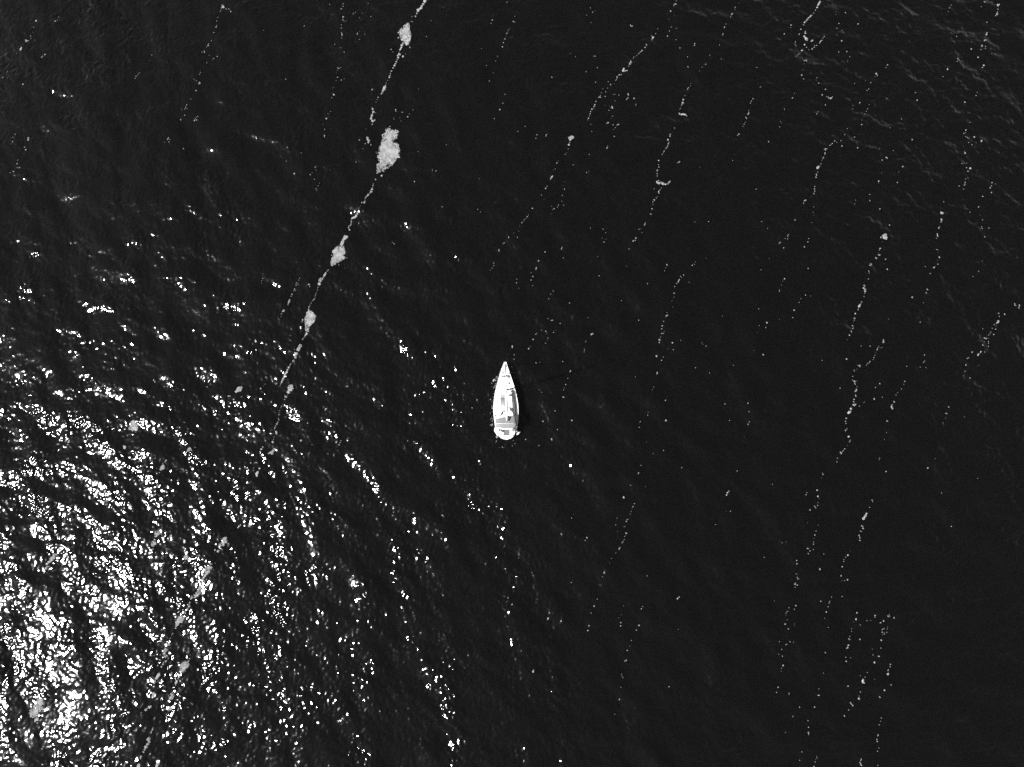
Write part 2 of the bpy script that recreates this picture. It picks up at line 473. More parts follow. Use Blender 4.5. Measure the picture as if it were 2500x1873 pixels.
streak(1, 0, "1073,959,5 1207,952,8 1209,965,5 1265,972,6 1312,1012,6 1326,986,4 1358,949,4 1193,1015,4 1193,1030,5 1243,1022,4 1247,1038,5 1255,1047,3 952,1112,4 965,1200,14 975,1215,11 962,1187,10 970,1232,7 895,1208,5 993,1252,5 945,1240,4 925,1285,3 863,1391,5 907,1338,3 1085,1515,8 1105,1480,7 1012,1585,4 1010,1597,4 1008,1610,5 1003,1622,6 1003,1635,8 990,1650,7 1157,1095,4 1160,1088,3",
       'loose crumbs of foam scattered around the largest patch')
streak(1, 1, "998,0,8 985,10,8 970,25,9 960,35,6 950,45,6 945,58,5 943,70,6 943,85,6 938,97,9 918,98,8 905,130,3 893,147,5 888,162,6 882,175,9 875,190,8 865,205,11 853,214,10 840,220,9 828,224,8 822,240,6 820,255,6 818,272,6 812,285,7 800,292,5 797,305,8 803,315,8 807,326,6 635,665,5 625,675,8 615,688,6 605,700,8 597,713,8 590,725,10 583,738,8 575,750,10 535,825,6 532,840,4 530,855,5 525,870,4 520,885,4 515,900,4 512,915,4 505,930,6 497,940,5 488,950,6 482,960,4 478,970,6 470,985,4 462,998,6 408,1275,8 414,1262,5 308,1485,5 300,1490,6 292,1505,5 285,1520,9 275,1540,10 268,1560,11 258,1573,9 250,1585,10 240,1602,9 235,1615,10 228,1630,9 222,1645,12 715,630,5 700,640,4 765,655,3 785,570,4",
       'thin winding main foam streak running down past the left of the yacht')
streak(1, 1, "378,748,4 370,765,4 348,790,6 345,805,7 330,840,8 325,855,8 340,850,5 308,885,6 303,905,6 293,935,9 290,950,9 285,965,7 282,980,5 255,1015,6 245,1030,8 235,1040,6 225,1060,4 222,1082,4 58,750,4 52,770,3 47,790,2 460,805,8 465,820,6 492,845,6 2145,440,7 2137,448,5 2183,398,4 2100,500,6 2100,512,5 2057,618,4 2055,640,4 2040,662,3 2025,680,5 1180,440,5 1195,453,4 1611,133,6 1917,155,3 1940,177,3 2150,945,4",
       'short feathery foam streak left of the main foam line and stray flecks right of it')
streak(1, 2, "215,5,8 210,20,3 222,195,5 215,210,5 205,235,3 200,250,4 197,270,3 193,300,5 195,315,7 188,335,6 180,350,7 172,368,5 165,385,7 160,400,4 178,420,10 176,435,8 158,450,4 155,465,5 150,485,4 145,505,9 145,585,18 125,600,14 140,605,12 110,605,6 60,550,7 45,570,9 35,590,7 25,735,6 12,770,13 5,795,12 2,780,10 75,5,5 60,20,4 40,45,7 305,220,8 735,495,4 728,512,6 720,530,5 700,548,4 390,495,7 447,345,6",
       'foam streak threading from the tailed patch into the glitter')
streak(0, 2, "2060,855,3 2050,875,4 2040,895,4 2030,905,3 2020,920,4 2010,930,5 2000,950,6 1990,970,4 2135,1070,3 2130,1085,3 2118,1105,3 2110,1125,3 2100,1150,4 2093,1170,4 2070,1225,6 2058,1235,6 2048,1246,6 1610,1505,16 1630,1520,8 1595,1540,6 1585,1552,5 1565,1575,5 1552,1592,4 1540,1605,6 1500,1635,8 2065,50,18 2082,35,9 2040,70,9 1975,110,8 1990,110,5",
       'foam streak slanting through the right part of the glitter')
streak(0, 2, "1885,1450,9 1860,1440,7 1080,555,13 1073,542,8 1060,630,6 1005,720,9 1003,740,7 967,810,3 975,800,2 1640,570,14 1630,580,10 1655,580,7 1600,630,4 1410,725,18 1395,740,12 1440,665,8 1432,680,5 1380,770,7 1325,1430,7 1345,1460,3 763,1350,5 755,1378,5 748,1395,5 410,1560,4 405,1580,7 397,1597,8 385,1618,6 378,1640,6 1365,880,5 1360,895,5 1350,1265,3 860,935,8",
       'scraps of grey foam half lost among the densest sun glints')
streak(0, 3, "1770,5,8 1760,22,8 1750,40,9 1742,57,8 1735,75,9 1730,92,8 1648,205,7 1640,235,8 1635,250,6 1635,268,6 1625,285,6 1620,297,7 1603,328,4 1594,345,3 1522,440,8 1515,460,8 1490,505,4 1480,520,4 1468,545,3 1415,752,6 1408,768,5 1395,790,8 1370,860,10 1360,875,10 1350,890,12 1338,915,10 1330,930,8 1325,1020,9 1322,1035,6 1265,1155,9 1275,1148,8 1288,1140,9 1303,1135,8 1305,1360,5 1308,1350,5 1315,1335,5 1320,1320,3 1285,1415,11 1290,1435,10 1280,1455,9 1265,1480,12 1255,1500,10 1245,1520,10 1225,1560,9 1222,1575,6 1205,1635,12 1200,1650,11 1365,1630,12 1355,1645,9",
       'broken foam streak descending through the bottom left glitter')
streak(0, 3, "1640,690,4 1635,720,5 1628,740,4 1600,655,5 1585,655,5 1610,668,4 1670,638,4 1690,600,5 1685,610,3 1720,540,2 1562,850,5 1555,860,5 1545,878,6 1535,895,5 1522,915,9 1518,930,9 1515,950,4 1470,1150,14 1455,1160,8 1435,1200,6 205,1050,9 740,240,4 595,235,6",
       'short foam tail hanging from the squarish patch')
streak(0, 0, "1915,42,8 1925,50,11 1930,62,9 1915,68,7 1955,80,4 1978,80,4 1987,88,3 1998,105,5 1910,90,4 1905,103,2 1878,148,5 1890,153,4 1883,158,4 1876,187,4 1875,222,4 1870,238,6 1850,285,4 1831,355,4 1805,378,6 1800,392,7 1788,407,3 1765,440,5 1766,450,5 1745,450,4 1806,477,4 1878,487,5 1848,505,5 1840,512,3 1818,530,3 1790,545,3 1735,612,3 1736,630,4 1728,648,4 1713,665,5 1707,675,4 1697,700,4 1722,712,7 1728,720,7 1718,726,4 1693,780,7 1663,838,4 1650,855,4 1638,870,4 1612,905,5 1605,925,4 1597,942,5 1568,946,5 1615,940,4 1597,996,4 1560,1033,6 1680,1040,6 1690,1025,4 1700,1015,4 1712,1008,4 1700,1037,5 1460,1195,6 1455,1208,5 1475,1210,4 1427,1236,5 1467,1232,4 1591,1290,5",
       'dotted foam streak in the upper left beside a hooked clump')
streak(0, 0, "235,358,11 245,352,7 225,353,5 272,317,6 255,303,4 290,285,4 298,243,4 272,337,4 285,343,3 305,350,6 195,420,9 190,432,9 183,443,5 165,465,4 150,468,3 395,477,6 375,493,9 366,500,5 203,730,7 237,1187,9 237,1203,8 205,1267,6 217,1290,6 187,1320,3 200,1320,3 105,1220,6 108,1183,4 123,1155,4 93,1242,4 143,1410,8 150,1380,5 163,1445,7 143,1445,4 27,665,6 22,672,4 35,658,4 58,612,4 320,187,8 490,193,7 500,175,4 510,150,3 1205,628,4 1195,637,4 1188,650,3 1178,662,6 1168,678,4 1305,468,6 1287,517,4 112,1478,5 80,1487,4",
       'scattered foam crumbs in the top left corner')
streak(1, 0, "753,33,4 754,52,4 738,77,5 748,82,3 755,148,7 750,160,4 753,175,6 763,185,5 783,184,3 738,215,3 738,243,4 737,278,6 742,292,7 738,303,5 737,322,5 678,375,3 727,405,4 700,403,3 713,450,3 761,446,6 698,570,5 703,578,7 712,578,5 727,572,4 700,600,4 691,626,4 700,660,5 705,655,4 734,682,5 757,667,4 687,687,3 658,765,6 664,750,4 657,803,3 674,818,8 655,845,2 633,892,4 622,923,4 645,962,5 622,978,6 607,1020,8 600,1015,5 578,1070,5 594,1116,4 597,1142,4 590,1168,6 588,1178,6 582,1185,4 512,1447,6 520,1440,4 520,1470,4 488,1492,4 470,1510,5 505,1548,4 548,1585,5 537,1606,5 525,1643,5 518,1632,4",
       'sparse upright streak of foam dots left of the second largest patch')
streak(1, 0, "415,218,6 410,223,4 273,1278,5 331,1499,7 256,684,5 267,726,3 639,40,4 971,32,6 840,120,5 845,108,3 860,103,3 877,98,3 916,110,4 992,139,4 894,150,5 865,212,3 884,210,4 877,290,5 874,298,4 894,272,3 939,297,4 928,313,4 908,310,3 893,337,4 852,350,3 1073,297,4 1002,768,6 1007,763,4 1037,722,3 1407,776,4 1369,1570,7 1400,1308,5 1523,1465,4 1525,1475,4 1556,1478,5 1933,1546,4 1645,1250,4 1650,148,4 1510,215,3 1517,190,3 1476,325,3 1951,427,3 231,1323,4 260,1389,4 377,1417,5 393,1324,4 36,228,6 70,268,4 84,303,3",
       'stray foam dots on either side of the second largest patch')
streak(1, 0, "2192,240,4 2185,255,4 2180,265,4 2175,277,6 2168,292,9 2170,300,6 2160,313,5 2151,342,6 2139,372,6 2129,407,5 2089,490,6 2071,530,4 2058,573,3 2048,633,3 2043,678,4 2017,705,3 1993,572,4 2042,174,5 2033,205,3 2152,820,6 2093,802,3 2134,900,4 2108,952,6 2060,1030,4 2168,17,5 2122,72,4",
       'short beaded foam streak right of top centre')
streak(2, 0, "1260,247,4 1243,284,5 1233,292,5 1210,302,5 1222,315,8 1217,325,7 1213,338,6 1131,344,5 1142,367,4 1160,382,6 1163,392,6 1150,412,5 1170,400,3 1125,432,6 1117,440,6 1108,449,5 1098,457,5 1090,463,3 1080,470,4 1065,480,4 1055,482,4 1052,492,5 1030,523,7 1030,537,9 1022,545,9 1018,557,8 1012,567,5 1007,577,6 965,590,7 963,603,9 972,608,6 985,608,6 996,607,5 950,632,3 935,635,6 925,640,3 912,658,6 910,670,4 903,682,5 898,690,3 885,723,4 853,730,6 847,738,5 830,756,5 842,685,4 833,703,4 787,762,3 811,787,3 773,797,4 765,822,6 760,832,9 750,838,7 770,837,6 806,827,5 728,873,5 717,900,7 713,913,7 708,928,5 693,938,7 680,962,5 677,980,6 670,1000,5 662,1022,6 655,1037,3 680,1075,4 690,1137,4 672,1162,3 636,1196,5",
       'long dotted foam streak slanting down from top right of centre')
streak(2, 0, "880,813,5 890,816,5 924,822,6 1003,808,6 1007,818,5 1003,843,5 997,850,5 990,859,4 1056,847,7 1073,898,4 1068,907,2 890,870,4 880,885,4 866,920,8 870,931,7 857,927,4 842,915,4 838,947,4 805,907,4 870,1000,3 863,1020,4 833,1055,7 820,1062,3 922,1072,5 912,1075,5 905,1080,4 893,1100,4 880,1115,3 875,1075,3 885,1177,6 820,1283,7 825,1268,3 645,1493,5 663,1480,3 645,1572,3 530,1424,4 570,1337,3 668,1337,4 493,1497,3 452,1570,3 443,1600,4 453,1633,5 370,1570,4",
       'loose foam specks right of the long dotted streak')
streak(2, 0, "486,1288,3 470,1322,4 460,1335,6 402,1385,6 401,1395,4 387,1412,7 375,1463,3 360,1475,3 345,1530,8 338,1540,8 332,1550,5 352,1523,4 327,1590,4 303,1610,4 292,1627,7 215,1165,5 206,1197,4 298,1168,5 293,1178,5 115,1097,4 50,1141,6 64,1132,3 345,670,7 357,672,3 382,700,4 1027,213,5 1033,223,6 1043,219,5 12,183,7 18,190,6 30,188,5 25,140,3 680,62,4 672,75,4 700,99,6 721,84,4 647,122,3 686,183,4 740,576,4 712,477,3 723,477,4 642,616,4 657,598,3 723,704,5 505,456,3 550,480,3 119,119,3",
       'dotted foam streak trailing from the mushroom shaped patch towards the yacht')
streak(2, 0, "1668,562,6 1655,570,4 1637,592,6 1618,623,6 1547,712,3 1543,733,4 1530,750,6 1522,762,6 1515,773,4 1492,780,5 1495,825,5 1480,863,7 1475,888,9 1470,900,9 1465,912,6 1485,893,5 1456,935,5 1450,944,6 1428,1075,4 1403,1110,6 1371,1158,6 1368,1172,5 1350,1203,9 1353,1240,7 1358,1227,4 1347,1258,5 1338,1275,5 1328,1285,4 1318,1303,5 1312,1313,5 1305,1323,5 1298,1332,3 1270,1383,7 1268,1420,5 1272,1440,5 1260,1465,8 1257,1475,5 1256,1500,5 1275,1505,4 1256,1520,4 1293,1625,4 1280,1640,4 1270,1652,7 1230,1633,4",
       'foam streak linking the small sideways patch and the wide crescent patch')
streak(2, 0, "1448,1398,7 1433,1402,5 1398,50,6 1408,48,6 1395,62,4 1422,13,4 1415,22,3 1418,53,3 1366,112,5 1400,153,4 1353,175,3 1376,238,3 1362,266,4 1420,252,4 1438,269,4 1345,310,6 1415,348,5 1451,417,4 1544,351,5 1574,390,6 1572,405,4 1514,498,5 1517,582,6 1524,592,4 1705,487,3",
       'few foam crumbs spread above the small sideways patch')
streak(2, 0, "1960,22,4 1931,60,6 1929,73,5 1903,118,7 1895,130,5 1888,152,4 1898,150,4 1845,213,7 1835,238,6 1834,247,4 1823,294,6 1819,304,4 1791,393,6 1805,519,4 1825,512,4 2112,585,4 2125,588,3 2148,754,5 2140,764,6 2078,860,5 2066,878,5 2060,888,5 2056,898,4 2043,962,4 2043,983,7 2038,993,6 2018,1022,6 2022,1030,4 2003,1080,5 2010,1062,3 1993,1097,3 1962,1158,5 1952,1166,4 1868,1182,3 1940,1291,6 1925,1333,3 1902,1392,5 1625,1440,3 2110,1635,3",
       'faint dotted foam streak descending from the top at right of centre')
streak(3, 0, "447,15,6 442,28,8 436,40,9 428,52,7 423,68,7 413,85,4 400,105,4 388,122,5 378,125,9 370,135,9 358,142,9 350,155,10 340,167,9 330,178,9 322,186,8 313,206,5 290,245,6 330,265,6 328,278,6 275,290,8 278,282,4 318,305,8 322,315,9 332,322,10 340,332,10 348,325,6 350,340,6 380,347,7 390,342,7 325,372,7 331,376,4 345,395,5 365,412,5 380,408,5 392,407,6 407,398,5 408,385,3 425,387,4 447,372,4 453,362,5 458,353,8 465,347,6 478,325,4 490,311,6 305,423,7 298,427,6 290,443,4 280,457,5 265,468,4 252,476,3 238,491,5 245,350,5 243,370,5 250,384,6",
       'thick chain of foam clumps ending in a hook at the upper right')
streak(3, 0, "325,520,10 335,518,6 325,533,6 315,524,6 335,528,6 310,553,4 300,607,3 292,652,7 308,682,4 365,632,5 206,208,7 200,233,4 143,290,5 170,285,3 427,668,5 418,690,4 441,716,6 499,771,5 470,820,5 508,833,5 524,835,5 530,843,6 543,847,7 553,843,6 560,834,4 499,905,6 488,948,3 432,966,3 423,985,6 417,991,5 359,1064,5 230,808,5 214,843,4 143,945,6 108,1051,4 112,1067,3 98,1103,5 5,1225,4",
       'scattered foam specks below the hooked chain of clumps')
streak(3, 0, "584,57,4 581,112,4 582,132,5 668,113,4 617,197,7 605,240,6 595,235,4 600,300,4 655,272,5 645,253,3 640,353,6 622,437,5 688,437,5 713,482,4 737,497,3 780,207,8 686,583,4 698,517,3 1033,563,6 1020,583,4 940,632,7 947,638,7 950,650,3 932,655,3 932,687,4 1006,630,3 892,709,4 853,685,3 880,760,4 875,768,3 865,772,4 755,713,4 742,907,6 744,915,4 735,937,3 798,880,4 797,890,3 880,898,5 871,930,4 860,952,5 845,976,3 810,1037,4 806,1077,5 812,1077,4 686,1107,4 664,1163,4 753,1180,4 772,1280,6 632,1215,4",
       'loose foam dots in a column right of the hooked chain')
streak(3, 0, "575,1220,5 595,1232,4 638,1264,6 555,1242,5 547,1250,3 535,1258,5 508,1285,5 495,1293,8 497,1302,5 480,1290,4 492,1325,8 492,1335,5 480,1360,5 475,1368,4 470,1380,3 463,1392,3 456,1418,5 445,1438,4 433,1440,9 428,1452,10 423,1460,7 428,1490,4 418,1510,6 420,1518,4 415,1532,6 412,1575,3 407,1610,4 407,1630,5 405,1640,4 410,1650,5",
       'curving beaded foam streak starting beside the right hand dark water')
streak(3, 0, "1293,863,7 1037,842,6 1060,1103,5 1250,1204,8 1086,1299,5 1025,1360,8 1030,1368,5 988,1383,7 1000,1417,4 963,1285,3 982,1498,5 962,1563,8 957,1583,4 1122,1575,6 1165,1440,7 1160,1447,4 1113,990,4 1162,1015,3 1162,1025,3 1270,805,3 1130,1487,3",
       'isolated foam dots on the rippled water at upper right')
streak(3, 0, "1867,22,7 1840,62,4 1985,43,9 1998,38,8 1990,52,6 1987,80,5 1985,98,3 1985,113,7 1977,122,9 1970,132,7 1597,25,4 1583,43,4 1567,68,5 1562,76,4 1555,100,3 1517,137,6 1622,325,4 1748,432,6 1751,372,3 1900,183,5 1900,275,7 1895,287,8 1892,296,5 1880,348,7 1868,353,8 1860,362,5 1847,400,9 1873,405,5 1833,437,4 1873,423,3 1928,467,5 1813,498,8 1866,563,7 1857,582,5 1628,515,6 1640,518,5 1652,518,4 1633,530,5 1625,540,4 1545,605,5 1507,668,4 1850,715,5 1801,803,4 1793,830,6 1698,886,7 1738,1062,6 1707,1127,7 1700,1140,6 1707,1148,7 1692,1154,6 1708,1180,4 1722,1190,6 1735,1197,4 1783,1185,7 1728,1237,3 1760,1252,5 1797,1235,3 1842,1222,8 1690,1268,3 1695,1318,7 1700,1328,7 1713,1360,4 1717,1410,5 1715,1450,4 1750,1455,10 1730,1480,7 1665,1422,6 1723,1540,4 1703,1550,3 1702,1575,5 1697,1595,7 1690,1605,7 1650,1608,5 1685,1638,5 1668,1641,4 1935,1580,6 1965,1590,3 1928,1610,5 1915,1628,6",
       'broken foam streak down the far right edge of the rippled water')
streak(2, 1, "1270,6,7 1270,15,5 1257,42,4 1247,55,6 1222,73,6 1230,75,7 1217,92,3 1216,112,5 1210,150,5 1195,195,6 1200,197,5 1153,268,5 1150,280,9 1145,290,6 1138,296,4 1113,325,6 1112,335,6 1098,327,5 1122,356,4 1071,402,9 1062,424,5 1048,429,6 1021,455,6 1012,495,5 1018,494,3",
       'foam dots below the wide crescent patch, thinning towards the yacht')
streak(2, 1, "256,35,5 277,75,4 436,32,4 422,86,6 430,84,6 412,105,4 402,120,4 392,137,4 375,148,6 365,150,7 358,155,4 348,160,4 448,118,4 342,132,3 336,196,3 176,149,5 142,204,3 132,215,4 122,230,3 110,240,4 104,250,3 98,259,4 86,272,5 68,303,6 71,331,4 60,347,3 50,362,5 46,399,5 14,361,5 294,411,5 286,523,6 229,603,5 212,658,6 208,668,6 205,678,4 165,700,3 180,733,4 165,766,4 179,815,4 42,757,3 39,789,3 59,835,3 355,860,6 334,888,3 319,926,4 355,783,3 432,480,5 427,493,6 444,571,5 788,322,5 810,351,3 777,403,5 809,411,3 796,436,4 754,726,6 676,315,3 739,562,3 989,640,3 1061,300,3 1583,258,4 1700,258,4",
       'sparse foam specks on the dark water above the yacht')
streak(2, 1, "1340,632,6 1339,640,5 1328,660,3 1318,685,5 1583,609,4 1577,628,5 1557,638,6 1674,578,3 1456,733,5 1468,742,5 1450,750,4 1447,760,7 1442,768,7 1438,776,5 1435,782,5 1422,795,4 1484,720,3 1404,823,4 1400,862,4 1400,880,6 1397,915,4 1379,948,3 1390,1002,3 1530,784,3 1169,799,4 1187,768,3 946,940,3 847,765,3 1336,1050,3 1340,1072,7 1330,1077,5 1325,1091,6 1308,1123,5 1296,1163,7 1293,1187,7 1290,1227,5 1304,1226,5 1313,1212,3 1283,1257,3 1275,1280,7 1275,1303,5 1385,1307,7 1458,1287,3 1349,1353,4 1394,1367,3 1249,1421,8 1310,1429,5 1292,1457,6 1257,1566,7 1251,1576,6 1065,1600,3 1915,1500,4 1818,1074,3",
       'dotted foam streak right of the yacht, level with and above its bow')
streak(2, 1, "1627,1294,5 1643,1305,3 1654,1318,4 1680,1333,3 1585,1522,3 1707,1567,4 2130,1013,6 2118,1224,5 2203,1131,9 2090,1373,5 2168,1411,6 2154,262,3 2207,321,4 2150,678,4 2131,1160,3 2190,1177,5 507,1548,6 503,1556,5 493,1588,3 483,1612,5 686,1230,6 693,1227,6 700,1222,5 641,1283,3 636,1298,4 627,1360,6 627,1371,5 622,1387,3 313,1096,4 340,1111,4 350,1110,5 361,1110,4 459,1086,4 417,1136,4 256,1197,4 294,1206,6 302,1220,3 360,1214,4 366,1206,4 373,1198,3 212,1225,6 206,1231,5 185,1275,6 162,1336,3 144,1355,7 311,1264,3 290,1310,3 305,1283,3 439,1467,3 209,1479,5 243,1474,4 5,1335,8 2,1345,6 20,1410,6 18,1448,3 497,962,4 656,1089,3 1097,1107,3",
       'thinly strewn foam specks around and right of the bow of the yacht')
streak(3, 1, "993,430,4 970,490,6 965,503,4 963,515,4 960,530,5 957,545,5 967,545,7 943,573,6 932,568,3 897,628,9 885,638,6 876,636,5 890,622,5 1022,581,7 1008,621,3 1037,667,6 865,688,6 867,700,6 868,710,4 870,755,5 873,797,3 830,905,3 808,953,5 800,967,3 795,978,8 788,990,8 785,1003,4 780,1018,5 760,1052,5 755,1092,6 750,1108,3 745,1125,3 733,1157,6 737,1168,7 728,1183,6 737,1180,4 718,1213,7 715,1205,4 697,1244,6 684,1281,5 805,1332,6 881,1335,5 671,1450,6 469,1457,5",
       'long right hand foam streak of knots and beads')
streak(3, 1, "1005,1278,6 1005,1290,8 1000,1302,6 980,1313,5 958,1335,4 950,1350,6 960,1352,5 967,1350,3 987,1347,5 945,1365,5 934,1387,6 925,1413,4 917,1433,4 912,1452,6 880,1466,7 872,1475,7 862,1483,5 857,1492,4 850,1501,5 787,1506,9 790,1515,5 770,1503,4 763,1530,6 760,1541,4 738,1545,5 740,1556,5 735,1568,7 727,1598,6 728,1630,5 740,1640,5 750,1640,4 763,1638,4 750,1650,5",
       'S shaped foam streak curling down at the right, below the long beaded one')
streak(3, 1, "400,15,7 405,5,5 373,44,4 315,80,6 325,75,8 308,100,5 393,134,4 389,181,4 395,205,3 284,162,4 206,260,4 238,241,4 383,266,3 165,390,5 168,380,4 171,376,3 143,411,4 162,412,4 100,443,5 97,450,4 108,440,3 135,487,4 55,500,3 14,577,4 350,406,5 343,437,4 314,478,8 210,637,4 220,618,4 347,664,5 144,752,7 117,806,3 129,773,3 101,846,4 101,862,5 322,896,4 367,902,4 281,928,3 266,958,3 227,1023,8 95,1103,4 213,1090,3",
       'sparse foam dots left of the star edged round patch')
streak(3, 1, "878,24,4 764,68,5 882,76,5 755,103,5 971,146,6 691,282,5 1060,282,6 1524,85,5 1500,178,7 1512,182,9 1495,190,5 1505,190,7 1497,240,9 1497,250,9 1494,262,8 1489,275,5 1480,312,7 1484,300,4 1468,362,5 1471,372,9 1473,383,7 1460,400,3 1461,446,5 1455,498,5 1469,502,4 1470,525,4 1478,562,6 1484,570,6 1470,593,4 1470,626,5 1441,650,6 1434,655,6 1427,660,4 1360,648,5 1407,705,4 1378,845,6 1370,873,6 1374,880,4 1363,886,4 1253,909,8 1349,958,5 1308,1131,4 1037,1102,4",
       'upright foam streak with a blunt head, second from the right edge')
streak(3, 1, "1849,45,7 1822,132,5 1748,175,5 1841,202,4 1863,240,4 1855,300,6 1858,313,5 1915,312,5 1884,376,4 1873,390,5 1843,524,6 1847,601,4 1814,693,5 1775,731,4 1923,13,6 1926,20,4 2128,970,6 2126,983,6 2133,987,4 2168,983,6 2168,993,5 2163,1005,7 1996,1051,5 2045,1059,5 2001,1077,4 1993,1120,9 1985,1130,9 1978,1137,6 1963,1149,6 1978,1160,4 1971,1188,5 1943,1178,5 1950,1236,5 1912,1237,5 1922,1222,4 1930,1212,3 1875,1263,5 1885,1270,6 1893,1265,4 1905,1270,5 1912,1275,6 1907,1295,3 1907,1310,4 1908,1335,6 1848,1330,8 1853,1320,4 1870,1297,3 1833,1383,6 1832,1392,6 1817,1405,6 1812,1415,8 1870,1388,3 1737,1434,6 1730,1441,6 1721,1440,4 1763,1388,4 1708,1498,5 1706,1548,4 1701,1586,4 1751,1607,6 1827,1502,4 1199,1508,5 1308,1518,5 1350,1412,4 1350,1465,4 1340,1477,5 1358,1523,4 1184,1637,7 1862,1184,5",
       'slanting foam streak at the right edge of the picture')
streak(3, 2, "748,3,6 755,10,5 768,30,4 762,52,8 760,62,9 752,70,6 755,103,6 757,113,5 742,140,5 740,158,6 745,168,5 737,185,6 748,190,7 757,183,6 764,184,4 682,300,6 675,328,6 675,348,3 683,395,4 672,407,6 668,460,4 697,461,8 697,494,4 704,507,5 710,492,3 685,537,4 662,566,5 650,580,3 643,590,4 625,597,7 633,603,7 628,610,5 599,646,4 598,680,6 595,717,7 470,775,5 473,790,6 468,795,5 458,817,5 424,924,8 434,978,8 440,997,3 337,944,7 328,962,5 433,1032,3 432,1054,4 410,1074,7 418,1077,5 400,1062,5 357,1093,5 432,1225,4 425,1245,2 411,1278,7 403,1311,5 397,1340,3 393,1371,4 391,1391,4 340,1427,6 350,1427,5 362,1447,5 390,1437,5 348,1472,5 482,1476,5 121,1377,7 153,1371,4 245,1530,5 246,1558,6 240,1585,5 240,1644,4 248,1648,4 447,1608,6 447,1600,4 338,1206,3 35,870,4 624,40,6",
       'very long dotted foam streak running down the right side')
streak(3, 2, "965,3,6 932,35,4 920,127,4 922,135,6 907,182,5 825,167,5 830,162,4 790,197,3 990,120,3 1175,7,4 1158,48,5 1123,78,4 1108,98,3 1090,160,6 1072,184,3 1066,198,7 1068,208,8 1076,220,8 1082,213,4 1028,326,8 1016,376,5 1037,418,4 1023,427,3 1014,485,5 967,647,4 963,661,5 1022,761,6 1560,205,5 1534,258,4 1547,260,5 1542,300,3 1523,341,5 1698,291,4 1385,731,6 1439,651,3 1503,946,5 1588,1236,5 899,1008,5 903,1020,3 878,1072,3 890,1212,5 812,1233,6 822,1237,4 823,1253,8 795,1272,4 800,1280,9 793,1288,6 808,1280,4 783,1313,6 788,1322,6 788,1333,7 790,1357,7 698,1455,3 704,1458,3 714,1450,4 693,1485,7 703,1490,4 673,1503,4 657,1525,5 656,1540,5 641,1583,5 1806,822,3",
       'outer dotted foam streak on the plain dark water at right')
streak(2, 2, "371,239,6 269,326,6 517,321,5 393,398,5 343,480,6 346,490,3 118,484,6 234,537,6 440,119,6 446,119,5 447,55,4 450,40,3 466,10,5 258,74,4 1399,157,4 1326,147,6 1331,320,8 1178,249,4 1175,274,4 1112,330,4 1106,336,3 1102,379,5 1162,507,4 1156,553,4 1220,606,6 1310,579,4 1114,708,4 1093,773,5 1090,783,5 1150,891,5 966,985,8 1466,729,5 1022,881,4 1225,33,4 1212,57,3 1866,945,8 1875,932,6 1857,965,6 1847,1139,5 1887,1104,4 1851,1106,3 1993,651,5 1948,757,4 2035,175,7 2046,245,4 2053,332,5 2043,353,5 2028,438,4 2010,462,3 1843,178,5 1883,319,5 1762,1220,4 2181,1504,4",
       'thin scatter of foam specks right of the stern of the yacht')
streak(2, 2, "1058,1040,4 1047,1062,5 1042,1070,4 1037,1087,3 1030,1107,5 1023,1130,4 1006,1172,3 996,1178,6 988,1193,6 978,1239,5 970,1240,5 963,1247,3 988,1294,7 980,1312,3 975,1323,4 968,1350,3 953,1375,5 960,1365,3 933,1418,7 928,1428,7 924,1434,4 876,1461,4 898,1467,2 856,1512,5 841,1552,4 807,1586,3 800,1612,2 799,1630,6 795,1638,5 801,1645,4 909,1166,4 897,1225,4 911,1277,4 647,1333,6 632,1358,4 534,1132,4 515,1164,4",
       'lone beaded foam streak on dark water below right of the yacht')
streak(2, 3, "780,14,4 1164,6,5 525,50,6 512,66,6 762,87,3 735,208,4 709,269,5 698,290,3 684,328,3 665,435,6 660,442,4 666,450,4 658,478,6 652,483,5 943,342,4 922,370,3 939,411,7 938,440,5 964,267,3 1117,290,6 1127,272,3 1098,437,7 1076,477,5 1031,567,4 1017,616,3 995,653,4 987,738,6 975,746,4 1427,203,7 1442,189,6 1434,466,3 1356,965,4 948,856,4 950,875,4 960,886,4 939,972,5 929,1077,4 889,1204,4 313,373,7 309,384,6 190,815,6 184,828,8 104,1600,7 100,1607,5",
       'faint foam streak reaching the bottom edge right of centre')
streak(3, 3, "252,20,4 258,33,5 268,35,4 245,50,3 243,68,5 235,80,7 245,85,5 258,88,5 238,105,5 241,75,5 245,265,7 229,294,5 182,282,4 172,314,4 163,320,4 158,332,5 157,353,4 166,388,5 150,424,6 174,463,4 229,419,4 227,433,5 60,226,4 99,575,5 155,600,4 163,597,4 215,578,4 187,573,3 118,640,5 130,775,9 128,785,8 115,833,4 117,805,3 88,969,6 75,1014,6 269,1138,5 214,1217,5 220,1200,2 177,1309,4 146,1354,5 287,1520,5 274,1600,4 92,683,3 123,700,3 125,743,3 181,1015,4 181,1026,3",
       'foam streak in the lower right, leftmost of the four reaching the bottom')
streak(3, 3, "632,5,6 688,42,6 665,48,5 640,52,4 650,83,7 650,93,5 652,130,4 637,163,3 637,185,6 547,190,4 530,228,3 527,243,4 518,273,5 505,298,3 505,319,6 458,227,5 487,372,5 517,452,4 491,667,6 476,842,6 484,839,3 444,930,5 439,981,4 432,1037,6 441,1038,5 398,1136,6 343,1253,5 347,1311,4 345,1356,6 347,1370,3 347,1382,3 415,1562,6 418,1575,6 410,1590,5 405,1610,4 394,1648,4",
       'foam streak in the lower right, second of the four reaching the bottom')
